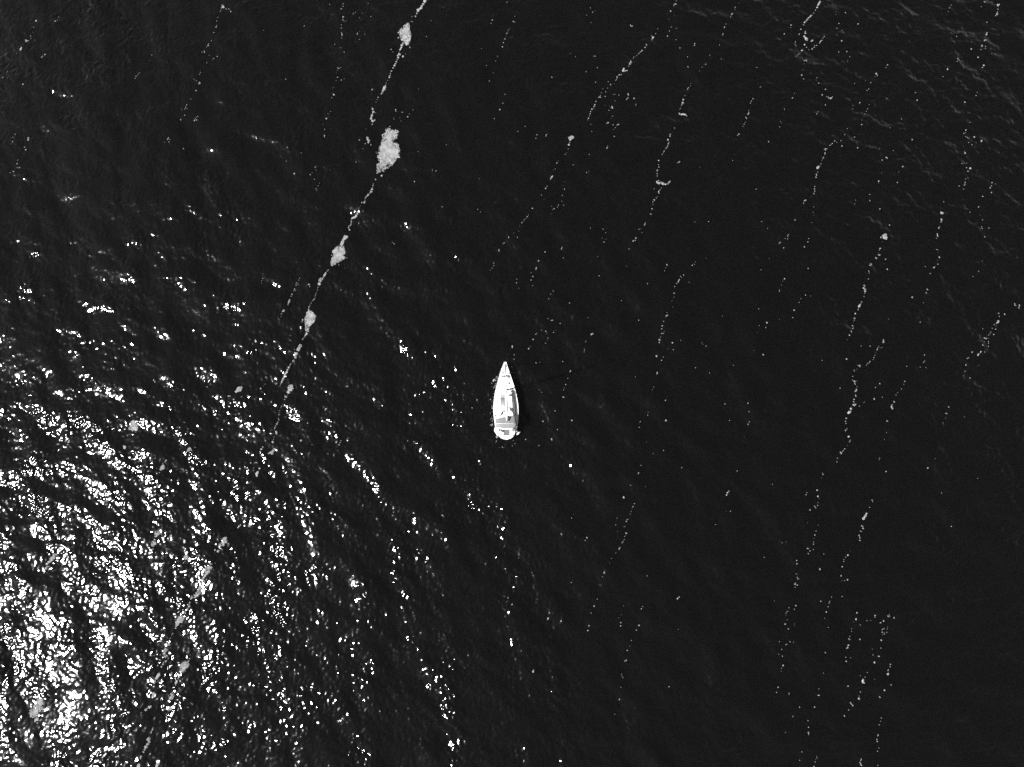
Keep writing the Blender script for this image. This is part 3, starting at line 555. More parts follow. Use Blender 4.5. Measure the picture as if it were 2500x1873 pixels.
streak(3, 3, "768,325,6 757,383,5 758,375,3 744,406,5 738,441,5 728,463,4 727,488,3 714,523,5 709,534,6 700,550,5 706,558,6 716,556,5 699,606,7 690,627,5 680,632,3 674,710,4 678,718,3 673,742,5 716,714,3 799,433,5 797,558,5 855,394,4 886,392,4 816,900,8 810,912,9 815,922,8 826,928,5 832,878,5 794,866,4 855,838,4 914,896,4 786,1066,8 789,1045,3 796,1008,3 688,955,6 722,1113,5 715,1105,4 730,1122,3 737,1130,4 702,1169,4 660,1214,6 666,1220,4 803,1585,6 797,1601,6 794,1618,5 798,1630,6 804,1641,6",
       'foam streak in the lower right, third of the four reaching the bottom')
streak(3, 3, "923,348,5 922,362,4 1030,350,5 1040,333,5 1043,345,6 1035,358,5 1048,355,5 1028,340,3 1088,370,6 968,414,5 976,408,7 1000,396,5 985,468,4 985,493,5 1000,498,4 1005,507,5 1000,462,3 1034,450,3 1030,465,2 1025,495,3 992,513,4 978,563,6 982,571,4 976,595,4 974,610,4 974,630,7 951,699,6 958,702,5 920,752,7 919,760,6 903,640,4 907,688,4 1053,769,6 1049,790,4 1035,815,3 1031,822,3 1030,853,8 996,988,6 1052,942,4 960,1048,4 966,1055,4 983,1237,5 975,1263,4 963,1293,5 945,1377,6 944,1387,4 938,1414,6 940,1433,3 956,1490,5 944,1519,6 942,1640,4",
       'foam streak in the lower right, rightmost of the four reaching the bottom')
# water churned beside the hull, and pale flecks modelled for its reflections
def wash_and_flecks(text, label, rag=0.06):
    out = []
    for tok in text.split():
        x, y, r = (float(v) for v in tok.split(','))
        p = at(1150 + x / 6.906, 860 + y / 6.906)
        out.append((p[0], p[1], max(r / 6.906 * 0.066, 0.05)))
    o = foam_mesh('hull_wash_and_reflections', out, [], rag, 0.0)
    if o: tag(o, label, 'foam', 'froth and reflection flecks along the hull', 'stuff')
wash_and_flecks("388,462,15 375,480,15 395,475,14 412,478,8 430,405,6 440,412,5 428,425,5 445,430,6 436,445,6 450,455,5 440,475,6 430,487,5 455,440,5 425,395,4 468,378,7 462,388,4 475,372,4 415,440,4 420,530,6 352,522,5",
     'bright froth clinging to the left side of the bow')
rnd = random.Random(12)
frag = []  # pale flecks that imitate light reflected along the left side of the hull
for k in range(46):
    zy = rnd.choice((590, 700, 800, 850, 930, 1040, 1120, 1230)) + rnd.gauss(0, 26)
    edge = 372 + (0 if zy > 850 else (850 - zy) * 0.19)
    frag.append('%.0f,%.0f,%.1f' % (edge - 6 - abs(rnd.gauss(0, 26)), zy, rnd.uniform(1.2, 4.6)))
wash_and_flecks(' '.join(frag), 'pale flecks standing for light reflected along the left side of the hull')
wash_and_flecks("435,1405,9 445,1420,8 430,1430,7 455,1430,6 440,1445,5 425,1500,5 418,1530,6 575,1490,6 578,1503,5 572,1560,6 527,1598,5 475,1610,7 478,1635,7 555,1610,5 740,1540,4 698,1578,4 710,1487,4",
     'thin froth trailing just behind the stern')


# ------------------------------------------------------------------ the sailing boat
def zp(zx, zy, z):
    return at(1150 + zx / 6.906, 860 + zy / 6.906, z)
ORG = zp(585, 850, 0.0)
boat = bpy.data.objects.new('sailing_boat', None)
COL.objects.link(boat)
boat.location = ORG
tag(boat, 'white single-masted sailing yacht with grey cockpit awning, alone on the dark sea', 'sailing boat')

def part(name, verts, faces, m, parent=None, smooth=False):
    v = [(a[0] - ORG[0], a[1] - ORG[1], a[2] - ORG[2]) for a in verts]
    o = mesh_obj(name, v, faces, M[m], parent or boat, smooth)
    return o

def box_verts(cx, cy, cz, sx, sy, sz, rot=0.0):
    v = []
    for z in (-1, 1):
        for x, y in ((-1, -1), (1, -1), (1, 1), (-1, 1)):
            a, b = x * sx / 2, y * sy / 2
            v.append((cx + a * math.cos(rot) - b * math.sin(rot), cy + a * math.sin(rot) + b * math.cos(rot), cz + z * sz / 2))
    return v
BOXF = [(3, 2, 1, 0), (4, 5, 6, 7), (0, 1, 5, 4), (1, 2, 6, 5), (2, 3, 7, 6), (3, 0, 4, 7)]
def bevelled(o, w=0.02, seg=2):
    md = o.modifiers.new('bevel', 'BEVEL'); md.width = w; md.segments = seg; md.limit_method = 'ANGLE'
    return o
def box(name, c, s, m, rot=0.0, parent=None, bev=0.02):
    o = part(name, box_verts(*c, *s, rot), BOXF, m, parent)
    return bevelled(o, bev)

def tube_data(path, rad, n=8, off=0):
    verts, faces = [], []
    P = [Vector(p) for p in path]
    R = rad if hasattr(rad, '__len__') else [rad] * len(P)
    for k, p in enumerate(P):
        t = (P[min(k + 1, len(P) - 1)] - P[max(k - 1, 0)]).normalized()
        a = t.orthogonal() if abs(t.z) > 0.95 else t.cross(Vector((0, 0, 1)))
        a.normalize(); b = t.cross(a)
        for i in range(n):
            th = 2 * math.pi * i / n
            verts.append(p + (a * math.cos(th) + b * math.sin(th)) * R[k])
    for k in range(len(P) - 1):
        for i in range(n):
            q = off + k * n
            faces.append((q + i, q + (i + 1) % n, q + n + (i + 1) % n, q + n + i))
    faces.append(tuple(off + i for i in range(n))[::-1])
    faces.append(tuple(off + (len(P) - 1) * n + i for i in range(n)))
    return verts, faces
def tube(name, path, rad, m, n=8, parent=None):
    v, f = tube_data(path, rad, n)
    return part(name, v, f, m, parent, True)
def tubes(name, paths, rad, m, n=6, parent=None):
    V, F = [], []
    for p in paths:
        v, f = tube_data(p, rad, n, len(V)); V += v; F += f
    return part(name, V, F, m, parent, True)

# hull outline at the sheer, in photo coordinates of the enlarged crop
ZL = [(553, 176), (530, 240), (503, 310), (470, 420), (432, 560), (402, 690), (386, 800), (376, 900), (375, 1000), (385, 1100), (397, 1200), (412, 1285), (432, 1345), (458, 1395), (490, 1435), (530, 1460), (580, 1471)]
ZR = [(598, 176), (615, 240), (640, 300), (674, 410), (722, 550), (758, 680), (782, 790), (797, 890), (802, 990), (800, 1090), (789, 1190), (775, 1285), (756, 1345), (733, 1395), (700, 1435), (655, 1460), (600, 1471)]
def interp_side(Z, t):
    k = t * (len(Z) - 1); i = min(int(k), len(Z) - 2); f = k - i
    p0 = Z[max(i - 1, 0)]; p1 = Z[i]; p2 = Z[i + 1]; p3 = Z[min(i + 2, len(Z) - 1)]
    out = []
    for d in (0, 1):
        out.append(0.5 * ((2 * p1[d]) + (-p0[d] + p2[d]) * f + (2 * p0[d] - 5 * p1[d] + 4 * p2[d] - p3[d]) * f * f + (-p0[d] + 3 * p1[d] - 3 * p2[d] + p3[d]) * f ** 3))
    return out
NS = 49
def sheer(t): return 1.32 - 0.22 * math.sin(math.pi * min(t * 1.15, 1)) + 0.18 * (1 - t) ** 2
left = [zp(*interp_side(ZL, k / (NS - 1)), sheer(k / (NS - 1))) for k in range(NS)]
right = [zp(*interp_side(ZR, k / (NS - 1)), sheer(k / (NS - 1))) for k in range(NS)]
cen = [(a + b) / 2 for a, b in zip(left, right)]
def build_hull():
    levels = [(1.0, 0.0), (0.985, 0.22), (0.93, 0.62), (0.82, 1.02), (0.6, 1.35), (0.25, 1.7), (0.02, 1.9)]
    verts, faces = [], []
    mid = (cen[0] + cen[-1]) / 2
    for side in (left, right):
        for (w, dz) in levels:
            for k in range(NS):
                c = cen[k]; p = side[k]
                t = k / (NS - 1)
                z = max(sheer(t) - dz * (sheer(t) + 0.55) / 1.9, -0.6) if dz else sheer(t)
                shrink = 1 - (1 - w) * 0.10 - (0.04 * dz if t < 0.2 else 0.012 * dz)
                y = mid[1] + (p[1] - mid[1]) * shrink
                verts.append((c[0] + (p[0] - c[0]) * w, y, z))
    nl = len(levels)
    for s in range(2):
        for l in range(nl - 1):
            for k in range(NS - 1):
                a = s * nl * NS + l * NS + k
                q = (a, a + 1, a + NS + 1, a + NS)
                faces.append(q if s == 0 else q[::-1])
    for l in range(nl - 1):
        a = l * NS; b = nl * NS + l * NS
        faces.append((a, a + NS, b + NS, b))
        a += NS - 1; b += NS - 1
        faces.append((b, b + NS, a + NS, a))
    part('hull', verts, faces, 'gel', None, True)
build_hull()
# deck: cambered, a little inside the sheer
def deck_sheet(name, k0, k1, inset, z_off, camber, m, nx=8, parent=None):
    verts, faces = [], []
    for k in range(k0, k1 + 1):
        for i in range(nx + 1):
            s = i / nx * 2 - 1
            c = cen[k]; half = (right[k] - left[k]) / 2
            w = max(1 - inset / max(abs(half[0]), 0.05), 0.15)
            verts.append((c[0] + half[0] * s * w, c[1], c[2] + z_off + camber * (1 - s * s)))
    for k in range(k1 - k0):
        for i in range(nx):
            a = k * (nx + 1) + i
            faces.append((a + nx + 1, a + nx + 2, a + 1, a))
    return part(name, verts, faces, m, parent, True)
deck_sheet('deck', 0, NS - 1, 0.0, -0.02, 0.08, 'deck')
for side, s in ((left, 1), (right, -1)):
    tube('toe_rail', [(p[0] + s * 0.04, p[1], p[2] + 0.03) for p in side[::2]], 0.035, 'alu', 6)

def zbox(name, zx0, zy0, zx1, zy1, z0, z1, m, parent=None, bev=0.03, rot=0.0):
    a = zp(zx0, zy0, z1); b = zp(zx1, zy1, z1)
    return box(name, ((a[0] + b[0]) / 2, (a[1] + b[1]) / 2, (z0 + z1) / 2), (abs(b[0] - a[0]), abs(a[1] - b[1]), z1 - z0), m, rot, parent, bev)

# coachroof: lofted raised cabin
def loft_roof(name, rows, z0, ztop, m, camber=0.07):
    verts, faces = [], []
    nx = 8
    prof = [(-1.0, 0.0), (-0.94, 0.75), (-0.88, 1.0), (-0.4, 1.0), (0, 1.0), (0.4, 1.0), (0.88, 1.0), (0.94, 0.75), (1.0, 0.0)]
    for (zy, x0, x1, hf) in rows:
        a = zp(x0, zy, 1.5); b = zp(x1, zy, 1.5)
        for s, h in prof:
            verts.append((a[0] + (b[0] - a[0]) * (s + 1) / 2, a[1], z0 + (ztop - z0) * h * hf + camber * (1 - s * s) * hf))
    n = len(prof)
    for k in range(len(rows) - 1):
        for i in range(n - 1):
            a = k * n + i
            faces.append((a + n, a + n + 1, a + 1, a))
    faces.append(tuple(range(n)))
    faces.append(tuple((len(rows) - 1) * n + i for i in range(n))[::-1])
    return part(name, verts, faces, m, None, False)
roof = loft_roof('cabin_roof', [(470, 548, 612, 0.05), (520, 528, 640, 0.5), (580, 508, 662, 0.8), (680, 484, 690, 1.0), (800, 466, 714, 1.06), (950, 452, 736, 1.1)], 1.05, 1.42, 'gel')
# roof hatches and solar panels on the port side of the roof
for (y0, y1, m) in ((714, 764, 'cell3'), (766, 806, 'cell'), (808, 858, 'cell2'), (860, 910, 'cell3')):
    p = zbox('solar_panel', 490, y0, 564, y1, 1.66, 1.70, m, bev=0.008)
    rows = []
    a = zp(490, y0, 1.706); b = zp(564, y1, 1.706)
    for i in range(1, 6):
        x = a[0] + (b[0] - a[0]) * i / 6; rows.append([(x, a[1] - 0.02, 1.706), (x, b[1] + 0.02, 1.706)])
    tubes('cell_line', rows, 0.006, 'white_canvas', 4, p)
zbox('deck_hatch', 592, 505, 632, 540, 1.36, 1.60, 'gel', bev=0.03)
zbox('hatch_glass', 597, 510, 627, 535, 1.585, 1.612, 'mid', bev=0.01)
for zx in (640, 662, 696):
    tube('grab_rail', [zp(zx, 740, 1.70), zp(zx + 3, 820, 1.74), zp(zx + 6, 920, 1.70)], 0.025, 'steel')
for zy in (640, 690):
    zbox('side_window', 688 + (zy - 640) * .4, zy, 692 + (zy - 640) * .4, zy + 30, 1.2, 1.42, 'glass', bev=0.005)

# foredeck fittings
zbox('anchor_locker', 548, 392, 634, 430, 1.40, 1.46, 'gel', bev=0.02)
box('windlass', tuple(zp(572, 402, 1.55)), (0.22, 0.34, 0.2), 'dark', 0.1, None, 0.05)
tube('anchor_chain', [zp(572, 400, 1.52), zp(571, 300, 1.60), zp(579, 205, 1.66)], 0.07, 'rope', 6)
tubes('locker_hinge', [[zp(552, 392, 1.49), zp(592, 398, 1.49)], [zp(598, 396, 1.5), zp(634, 392, 1.5)], [zp(600, 412, 1.5), zp(640, 428, 1.5)], [zp(545, 412, 1.49), zp(568, 418, 1.49)], [zp(632, 392, 1.5), zp(636, 424, 1.5)]], 0.085, 'rope', 5)
anchor = tube('anchor', [zp(585, 205, 1.72), zp(592, 228, 1.70), zp(604, 244, 1.68)], [0.07, 0.11, 0.03], 'rope', 6)
zbox('bow_roller', 556, 168, 598, 186, 1.50, 1.60, 'gel', bev=0.02)
for (zx, zy, r) in ((535, 345, .13), (640, 355, .12), (520, 405, .14)):
    c = zp(zx, zy, 1.50)
    n = 14
    v = [(c[0] + r * math.cos(2 * math.pi * i / n), c[1] + r * 1.2 * math.sin(2 * math.pi * i / n), c[2] - (0.1 if l else 0)) for l in (1, 0) for i in range(n)]
    part('dorade_vent', v, [tuple(range(n, 2 * n))] + [(i, (i + 1) % n, n + (i + 1) % n, n + i) for i in range(n)], 'canvas2')

# pulpit, pushpit, stanchions, lifelines
def rail_pt(side, k, inset, z):
    p = side[k]; c = cen[k]
    s = 1 if c[0] > p[0] else -1
    return Vector((p[0] + s * inset, p[1], p[2] + z))
tubes('pulpit', [[rail_pt(left, k, 0.06, 0.62) for k in (7, 4, 2, 0)] + [rail_pt(right, k, 0.06, 0.62) for k in (0, 2, 4, 7)],
                 [rail_pt(left, 7, 0.06, 0), rail_pt(left, 7, 0.06, 0.62)], [rail_pt(right, 7, 0.06, 0), rail_pt(right, 7, 0.06, 0.62)],
                 [rail_pt(left, 2, 0.06, 0), rail_pt(left, 1, 0.06, 0.62)], [rail_pt(right, 2, 0.06, 0), rail_pt(right, 1, 0.06, 0.62)]], 0.022, 'steel')
for s in (left, right):
    tubes('pushpit', [[rail_pt(s, k, 0.06, 0.65) for k in (35, 37, 39)]] + [[rail_pt(s, k, 0.06, 0), rail_pt(s, k, 0.06, 0.65)] for k in (35, 39)], 0.022, 'steel')
for side in (left, right):
    for k in (11, 15, 19, 23, 27, 31):
        tube('stanchion', [rail_pt(side, k, 0.07, 0), rail_pt(side, k, 0.07, 0.62)], 0.018, 'steel', 6)
    for h in (0.33, 0.61):
        tube('lifeline', [rail_pt(side, k, 0.07, h) for k in (7, 11, 15, 19, 23, 27, 31, 35)], 0.008, 'steel', 4)

# genoa track, side deck winches and dark cleats on the starboard side deck
tubes('sheet_track', [[zp(700, 640, 1.27), zp(738, 780, 1.27), zp(752, 900, 1.27), zp(757, 1040, 1.27)]], 0.03, 'mid', 5)
for (zx, zy) in ((748, 985), (752, 1052)):
    zbox('winch', zx - 6, zy - 18, zx + 6, zy + 12, 1.22, 1.42, 'dark', bev=0.03)
zbox('winch', 418, 960, 425, 1010, 1.22, 1.34, 'mid', bev=0.02)
zbox('winch', 398, 1055, 410, 1090, 1.22, 1.34, 'canvas2', bev=0.02)

# cockpit
zbox('cockpit_coaming', 445, 948, 500, 1140, 1.2, 1.56, 'gel', bev=0.05)
zbox('cockpit_coaming', 722, 948, 742, 1140, 1.2, 1.56, 'gel', bev=0.05)
zbox('cockpit_sole', 500, 950, 722, 1290, 1.215, 1.26, 'shade', bev=0.005)
zbox('cockpit_seat', 622, 980, 716, 1066, 1.27, 1.62, 'white_canvas', bev=0.05)
zbox('cockpit_seat', 545, 975, 566, 1092, 1.27, 1.60, 'white_canvas', bev=0.04)
zbox('cockpit_seat', 505, 1050, 545, 1100, 1.27, 1.58, 'white_canvas', bev=0.04)
c = zp(508, 1030, 1.62)
v = []; f = []
def disc(name, zx, zy, z, r, h, m, n=20, sy=1.0, parent=None):
    c = zp(zx, zy, z)
    v = [(c[0] + r * s * math.cos(2 * math.pi * i / n), c[1] + r * s * sy * math.sin(2 * math.pi * i / n), c[2] + dz) for (s, dz) in ((1, -h), (1, -h * .2), (0.85, 0)) for i in range(n)]
    f = [(l * n + i, l * n + (i + 1) % n, (l + 1) * n + (i + 1) % n, (l + 1) * n + i) for l in range(2) for i in range(n)] + [tuple(range(2 * n, 3 * n))]
    return part(name, v, f, m, parent)
disc('seat_cushion', 498, 1032, 1.66, 0.30, 0.16, 'canvas2', sy=1.4)
disc('seat_cushion', 514, 992, 1.64, 0.24, 0.14, 'canvas', sy=1.0)
tube('companionway_rail', [zp(612, 985, 1.7), zp(612, 1055, 1.7)], 0.04, 'dark', 6)
tube('companionway_rail', [zp(569, 985, 1.7), zp(569, 1075, 1.7)], 0.035, 'dark', 6)
# sprayhood: curved canvas band with hoops
def arch(name, zy_mid, zy_end, xl, xr, z, width, m, thick=0.03, hgt=0.35):
    n = 18; verts = []; faces = []
    for i in range(n + 1):
        s = i / n * 2 - 1
        zx = (xl + xr) / 2 + (xr - xl) / 2 * s
        zy = zy_mid + (zy_end - zy_mid) * abs(s) ** 2.4
        zz = z - hgt * abs(s) ** 3
        p = zp(zx, zy, zz)
        # band runs along the arch normal
        for (dy, dz) in ((width / 2, -0.02), (0, 0.05), (-width / 2, 0)):
            verts.append((p[0] * 1 + (ORG[0] - p[0]) * (0 if dy > 0 else 0.08 * abs(s)), p[1] + dy, p[2] + dz))
    for i in range(n):
        for j in range(2):
            a = i * 3 + j
            faces.append((a, a + 1, a + 4, a + 3))
    o = part(name, verts, faces, m, None, True)
    so = o.modifiers.new('thickness', 'SOLIDIFY'); so.thickness = thick
    return o
arch('sprayhood', 955, 1050, 470, 742, 2.05, 0.42, 'white_canvas')
tube('sprayhood_hoop', [zp((470 + 742) / 2 + 134 * s, 968 + 88 * abs(s) ** 2.4, 2.10 - 0.38 * abs(s) ** 3) for s in [i / 8 - 1 for i in range(17)]], 0.028, 'mid', 6)
tube('sprayhood_hoop', [zp((470 + 742) / 2 + 138 * s, 938 + 98 * abs(s) ** 2.4, 2.0 - 0.38 * abs(s) ** 3) for s in [i / 8 - 1 for i in range(17)]], 0.022, 'canvas', 6)

# bimini: two canvas panels over hoops
def canvas(name, edge_f, edge_b, z, m, n=14, rows=5):
    verts, faces = [], []
    for r in range(rows + 1):
        t = r / rows
        for i in range(n + 1):
            s = i / n
            def ev(E):
                k = s * (len(E) - 1); j = min(int(k), len(E) - 2); g = k - j
                return E[j][0] * (1 - g) + E[j + 1][0] * g, E[j][1] * (1 - g) + E[j + 1][1] * g
            a, b = ev(edge_f), ev(edge_b)
            zz = z + 0.10 * (1 - (2 * s - 1) ** 2) - 0.25 * abs(2 * s - 1) ** 6 + 0.015 * math.sin(s * 21 + t * 3) - 0.04 * math.sin(t * math.pi)
            verts.append(zp(a[0] * (1 - t) + b[0] * t, a[1] * (1 - t) + b[1] * t, zz))
    for r in range(rows):
        for i in range(n):
            a = r * (n + 1) + i
            faces.append((a + n + 1, a + n + 2, a + 1, a))
    o = part(name, verts, faces, m, None, True)
    so = o.modifiers.new('thickness', 'SOLIDIFY'); so.thickness = 0.02
    return o
canvas('awning_panel', [(416, 1126), (480, 1108), (545, 1094), (600, 1082), (660, 1074), (725, 1062), (745, 1080)], [(414, 1208), (470, 1203), (530, 1200), (600, 1200), (660, 1202), (720, 1206), (776, 1212)], 2.75, 'canvas')
canvas('awning_panel', [(414, 1212), (470, 1207), (530, 1204), (600, 1204), (660, 1206), (720, 1210), (776, 1216)], [(424, 1274), (480, 1276), (530, 1280), (600, 1283), (660, 1281), (720, 1275), (764, 1272)], 2.74, 'canvas2')
tube('awning_seam', [zp(414, 1210, 2.72), zp(500, 1202, 2.86), zp(600, 1202, 2.89), zp(690, 1206, 2.86), zp(776, 1214, 2.72)], 0.02, 'white_canvas', 5)
for zx in (426, 764):
    for zy in (1130, 1210, 1268):
        s = zp(zx, zy, 1.25)
        tube('awning_pole', [s, zp(zx + (8 if zx < 600 else -8), zy, 2.62)], 0.016, 'steel', 6)

# stern: white platform/arch with solar panel
pts = [(452, 1290), (452, 1340), (470, 1380), (505, 1420), (550, 1445), (590, 1452), (635, 1445), (685, 1420), (722, 1380), (742, 1340), (742, 1290)]
v = [zp(x, y, 1.66) for x, y in pts] + [zp(x + (590 - x) * .04, y - 8 if y > 1300 else y, 1.22) for x, y in pts]
n = len(pts)
bevelled(part('stern_deck', v, [tuple(range(n))[::-1], tuple(range(n, 2 * n))] + [(i, (i + 1) % n, n + (i + 1) % n, n + i) for i in range(n)], 'gel'), 0.05, 3)
fr = zbox('stern_solar_panel', 543, 1308, 642, 1408, 1.76, 1.80, 'cell3', bev=0.01)
for i in range(8):
    y0 = 1312 + i * 11.9
    zbox('cell_row', 547, y0, 638, y0 + 8.2, 1.80, 1.812, 'cell', parent=fr, bev=0.003)
zbox('davit', 456, 1280, 466, 1330, 1.6, 2.2, 'gel', bev=0.02)
zbox('locker_lid', 690, 1318, 742, 1338, 1.66, 1.72, 'canvas', bev=0.02)
tube('rolled_cover', [zp(678, 1318, 1.8), zp(705, 1308, 1.84), zp(732, 1296, 1.84)], [0.09, 0.13, 0.10], 'mid', 10)
tube('backrest', [zp(480, 1286, 2.0), zp(540, 1292, 2.05), zp(600, 1294, 2.06), zp(660, 1292, 2.05), zp(715, 1284, 2.0)], 0.1, 'white_canvas', 8)

# outboard motor on the port quarter rail
om = box('outboard_motor', tuple(zp(521, 1331, 2.0)), (0.26, 0.32, 0.34), 'dark', 0.5, None, 0.07)
tube('motor_leg', [zp(508, 1325, 1.95), zp(496, 1305, 1.85), zp(491, 1288, 1.75)], [0.06, 0.05, 0.05], 'dark', 8, om)

# mast, boom, rigging
MB = Vector(zp(594, 640, 1.6)); MT = Vector((MB[0], MB[1] - 0.15, 17.6))
def elliptic(name, a, b, ra, rb, m, parent=None, n=12):
    verts = []; faces = []
    A, B = Vector(a), Vector(b)
    for p, s in ((A, 1.0), (A.lerp(B, .7), 1.0), (B, 0.6)):
        for i in range(n):
            th = 2 * math.pi * i / n
            verts.append((p[0] + ra * s * math.cos(th), p[1] + rb * s * math.sin(th), p[2]))
    for k in range(2):
        for i in range(n):
            faces.append((k * n + i, k * n + (i + 1) % n, (k + 1) * n + (i + 1) % n, (k + 1) * n + i))
    faces.append(tuple(range(2 * n, 3 * n)))
    return part(name, verts, faces, m, parent, True)
mast = elliptic('mast', MB, MT, 0.085, 0.13, 'alu')
disc('mast_collar', 604, 630, 1.66, 0.26, 0.08, 'shade', sy=0.45)
for h, w in ((6.9, 1.15), (12.0, 0.9)):
    for s in (-1, 1):
        p = MB.lerp(MT, (h - 1.6) / 16)
        tube('spreader', [(p[0], p[1], h), (p[0] + s * w, p[1] - 0.18, h + 0.05)], [0.045, 0.025], 'alu', 6)
for s, sd_ in ((-1, left), (1, right)):
    ch = rail_pt(sd_, 17, 0.12, 0.0)
    p1 = (MB[0] + s * 1.15, MB[1] - 0.2, 6.95); p2 = (MB[0] + s * 0.9, MB[1] - 0.3, 12.05)
    tube('shroud', [ch, p1, p2, MT], 0.010, 'steel', 4)
    tube('shroud', [rail_pt(sd_, 18, 0.15, 0.0), (MB[0], MB[1], 6.8)], 0.010, 'steel', 4)
    tube('backstay', [rail_pt(sd_, 40, 0.1, 0.3), (MT[0], MT[1] - 3.2, 9.0), (MT[0], MT[1], 17.5)], 0.009, 'steel', 4)
box('masthead', (MT[0], MT[1], 17.65), (0.12, 0.5, 0.12), 'alu', 0, None, 0.02)
tube('wind_vane', [(MT[0], MT[1] + 0.2, 17.7), (MT[0] + .05, MT[1] + 0.55, 18.0)], 0.02, 'dark', 5)
bow = Vector(zp(577, 196, 1.72))
tube('furled_jib', [bow, bow.lerp(MT, 0.06), bow.lerp(MT, 0.5), bow.lerp(MT, 0.93)], [0.05, 0.075, 0.06, 0.03], 'white_canvas', 10)
tube('forestay', [bow.lerp(MT, 0.93), MT], 0.01, 'steel', 4)
ba = Vector(zp(590, 648, 2.5)); bb = Vector(zp(603, 1156, 2.98))
tube('boom', [ba, bb], 0.07, 'alu', 10)
tube('furled_mainsail', [ba + Vector((0, -0.05, 0.15)), ba.lerp(bb, 0.12) + Vector((-.02, 0, 0.24)), ba.lerp(bb, 0.5) + Vector((0, 0, 0.2)), ba.lerp(bb, 0.85) + Vector((0, 0, 0.15)), bb + Vector((0, 0.08, 0.06))], [0.10, 0.17, 0.19, 0.17, 0.05], 'white_canvas', 12)
tube('reefing_line', [ba + Vector((-0.2, -0.2, 0.2)), ba.lerp(bb, 0.5) + Vector((-0.24, 0, 0.12)), ba.lerp(bb, 0.8) + Vector((-0.2, 0, 0.1))], 0.016, 'mid', 5)
tube('boom_side_line', [ba + Vector((0.17, -0.1, 0.12)), ba.lerp(bb, 0.5) + Vector((0.21, 0, 0.16)), ba.lerp(bb, 0.72) + Vector((0.2, 0, 0.16))], 0.05, 'rope', 5)  # dark line along the right of the furled sail
tube('mainsheet', [bb + Vector((0.05, 0.35, -0.1)), zp(628, 1120, 2.9)], 0.02, 'rope', 5)

# loose gear on or hanging from the boat, and lumps for a shroud shadow: things of their own
def blob(name, c, axes, m, rot=0.0, label=None, cat=None, group=None, tilt=0.0, cap=False):
    bm = bmesh.new()
    bmesh.ops.create_uvsphere(bm, u_segments=16, v_segments=10, radius=1.0)
    R = Matrix.Rotation(rot, 4, 'Z') @ Matrix.Rotation(tilt, 4, 'X') @ Matrix.Diagonal((*axes, 1))
    bmesh.ops.transform(bm, matrix=R, verts=bm.verts)
    if cap:      # the eyes at both ends of an inflatable fender
        for s in (-1, 1):
            d = R @ Vector((0, s * 1.04, 0))
            bmesh.ops.create_cone(bm, segments=8, radius1=0.06, radius2=0.05, depth=0.12, cap_ends=True,
                                  matrix=Matrix.Translation(d) @ Matrix.Rotation(rot, 4, 'Z') @ Matrix.Rotation(math.pi / 2, 4, 'X'))
    me = bpy.data.meshes.new(name); bm.to_mesh(me); bm.free()
    me.materials.append(M[m]); me.polygons.foreach_set('use_smooth', [True] * len(me.polygons))
    o = bpy.data.objects.new(name, me); COL.objects.link(o); o.location = c
    tag(o, label, cat, group)
    return o
fg = 'fenders hanging round the stern'
blob('fender', zp(411, 1322, 0.95), (0.17, 0.38, 0.17), 'rubber', 0.22, 'long white fender on the left quarter, larger of the two there', 'fender', fg, 0.2, True)
blob('fender', zp(436, 1372, 0.85), (0.12, 0.28, 0.12), 'rubber', 0.45, 'small white fender on the left quarter just aft of the long one', 'fender', fg, 0.2, True)
blob('fender', zp(766, 1334, 1.15), (0.16, 0.17, 0.18), 'rubber', 0.0, 'round white ball fender on the right quarter', 'fender', fg)
blob('fender', zp(794, 1370, 0.85), (0.16, 0.34, 0.16), 'rubber', -0.95, 'white fender sticking out sideways behind the round ball fender', 'fender', fg, 0.15, True)

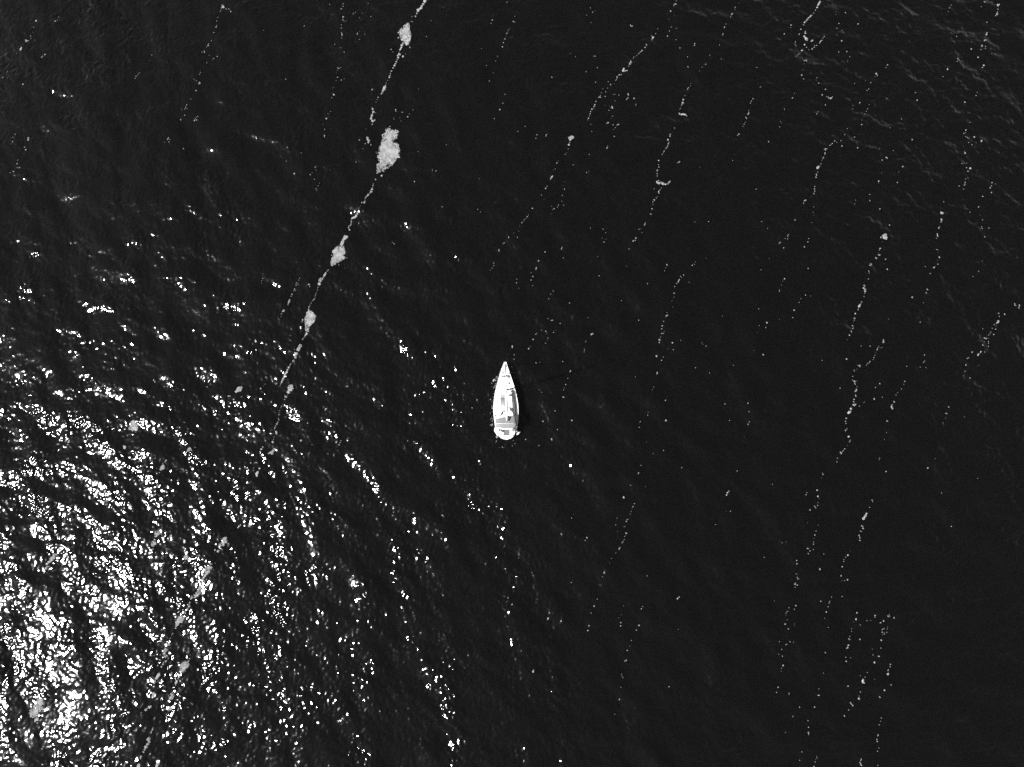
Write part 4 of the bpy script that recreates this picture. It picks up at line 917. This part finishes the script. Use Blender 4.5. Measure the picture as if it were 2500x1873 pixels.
def lumpy(name, parts_, m, label, cat):
    bm = bmesh.new()
    c0 = parts_[0][0]
    for c, ax, rot in parts_:
        R = Matrix.Translation(Vector(c) - Vector(c0)) @ Matrix.Rotation(rot, 4, 'Z') @ Matrix.Diagonal((*ax, 1))
        bmesh.ops.create_icosphere(bm, subdivisions=3, radius=1.0, matrix=R)
    rnd = random.Random(4)
    for vtx in bm.verts:
        vtx.co += Vector((rnd.uniform(-1, 1), rnd.uniform(-1, 1), rnd.uniform(-1, 1))) * 0.012
    me = bpy.data.meshes.new(name); bm.to_mesh(me); bm.free()
    me.materials.append(M[m]); me.polygons.foreach_set('use_smooth', [True] * len(me.polygons))
    o = bpy.data.objects.new(name, me); COL.objects.link(o); o.location = c0
    return tag(o, label, cat)
lumpy('black_lumps', [(zp(629, 1135, 2.98), (0.15, 0.22, 0.12), 0.0), (zp(641, 1108, 2.98), (0.19, 0.16, 0.11), 0.3), (zp(630, 1118, 3.0), (0.12, 0.2, 0.1), -0.3)],  # black lumps at the dark spot beside the boom end
      'dark', 'black lumps on the grey awning beside the boom end', 'black lumps')
lumpy('shroud_shadow_lumps', [(zp(652, 722, 1.75), (0.18, 0.12, 0.07), 0.3), (zp(666, 728, 1.75), (0.16, 0.09, 0.08), -0.5), (zp(642, 730, 1.74), (0.10, 0.09, 0.06), 0.6), (zp(655, 712, 1.74), (0.07, 0.1, 0.05), 0.2)],  # dark lumps added where the shroud shadow falls on the roof
      'rope', 'dark lumps standing for a shroud shadow on the white cabin roof right of the boom', 'rope')  # filed under rope, but stands for the shroud shadow
tube('sheet_and_shadow_line', [zp(672, 728, 1.74), zp(700, 740, 1.6), zp(735, 738, 1.4), zp(770, 750, 1.4)], 0.022, 'mid', 5)  # dark line drawn as the shroud shadow running out to the rail
tube('sheet_and_shadow_line', [zp(668, 598, 1.5), zp(690, 604, 1.4), zp(712, 600, 1.35), (right[13][0] - 0.05, right[13][1], right[13][2] + 0.05)], 0.035, 'mid', 5)
tube('jib_sheet', [zp(655, 520, 1.3), zp(688, 600, 1.3), zp(715, 700, 1.28), zp(738, 800, 1.3), zp(748, 960, 1.4)], 0.02, 'canvas', 5)
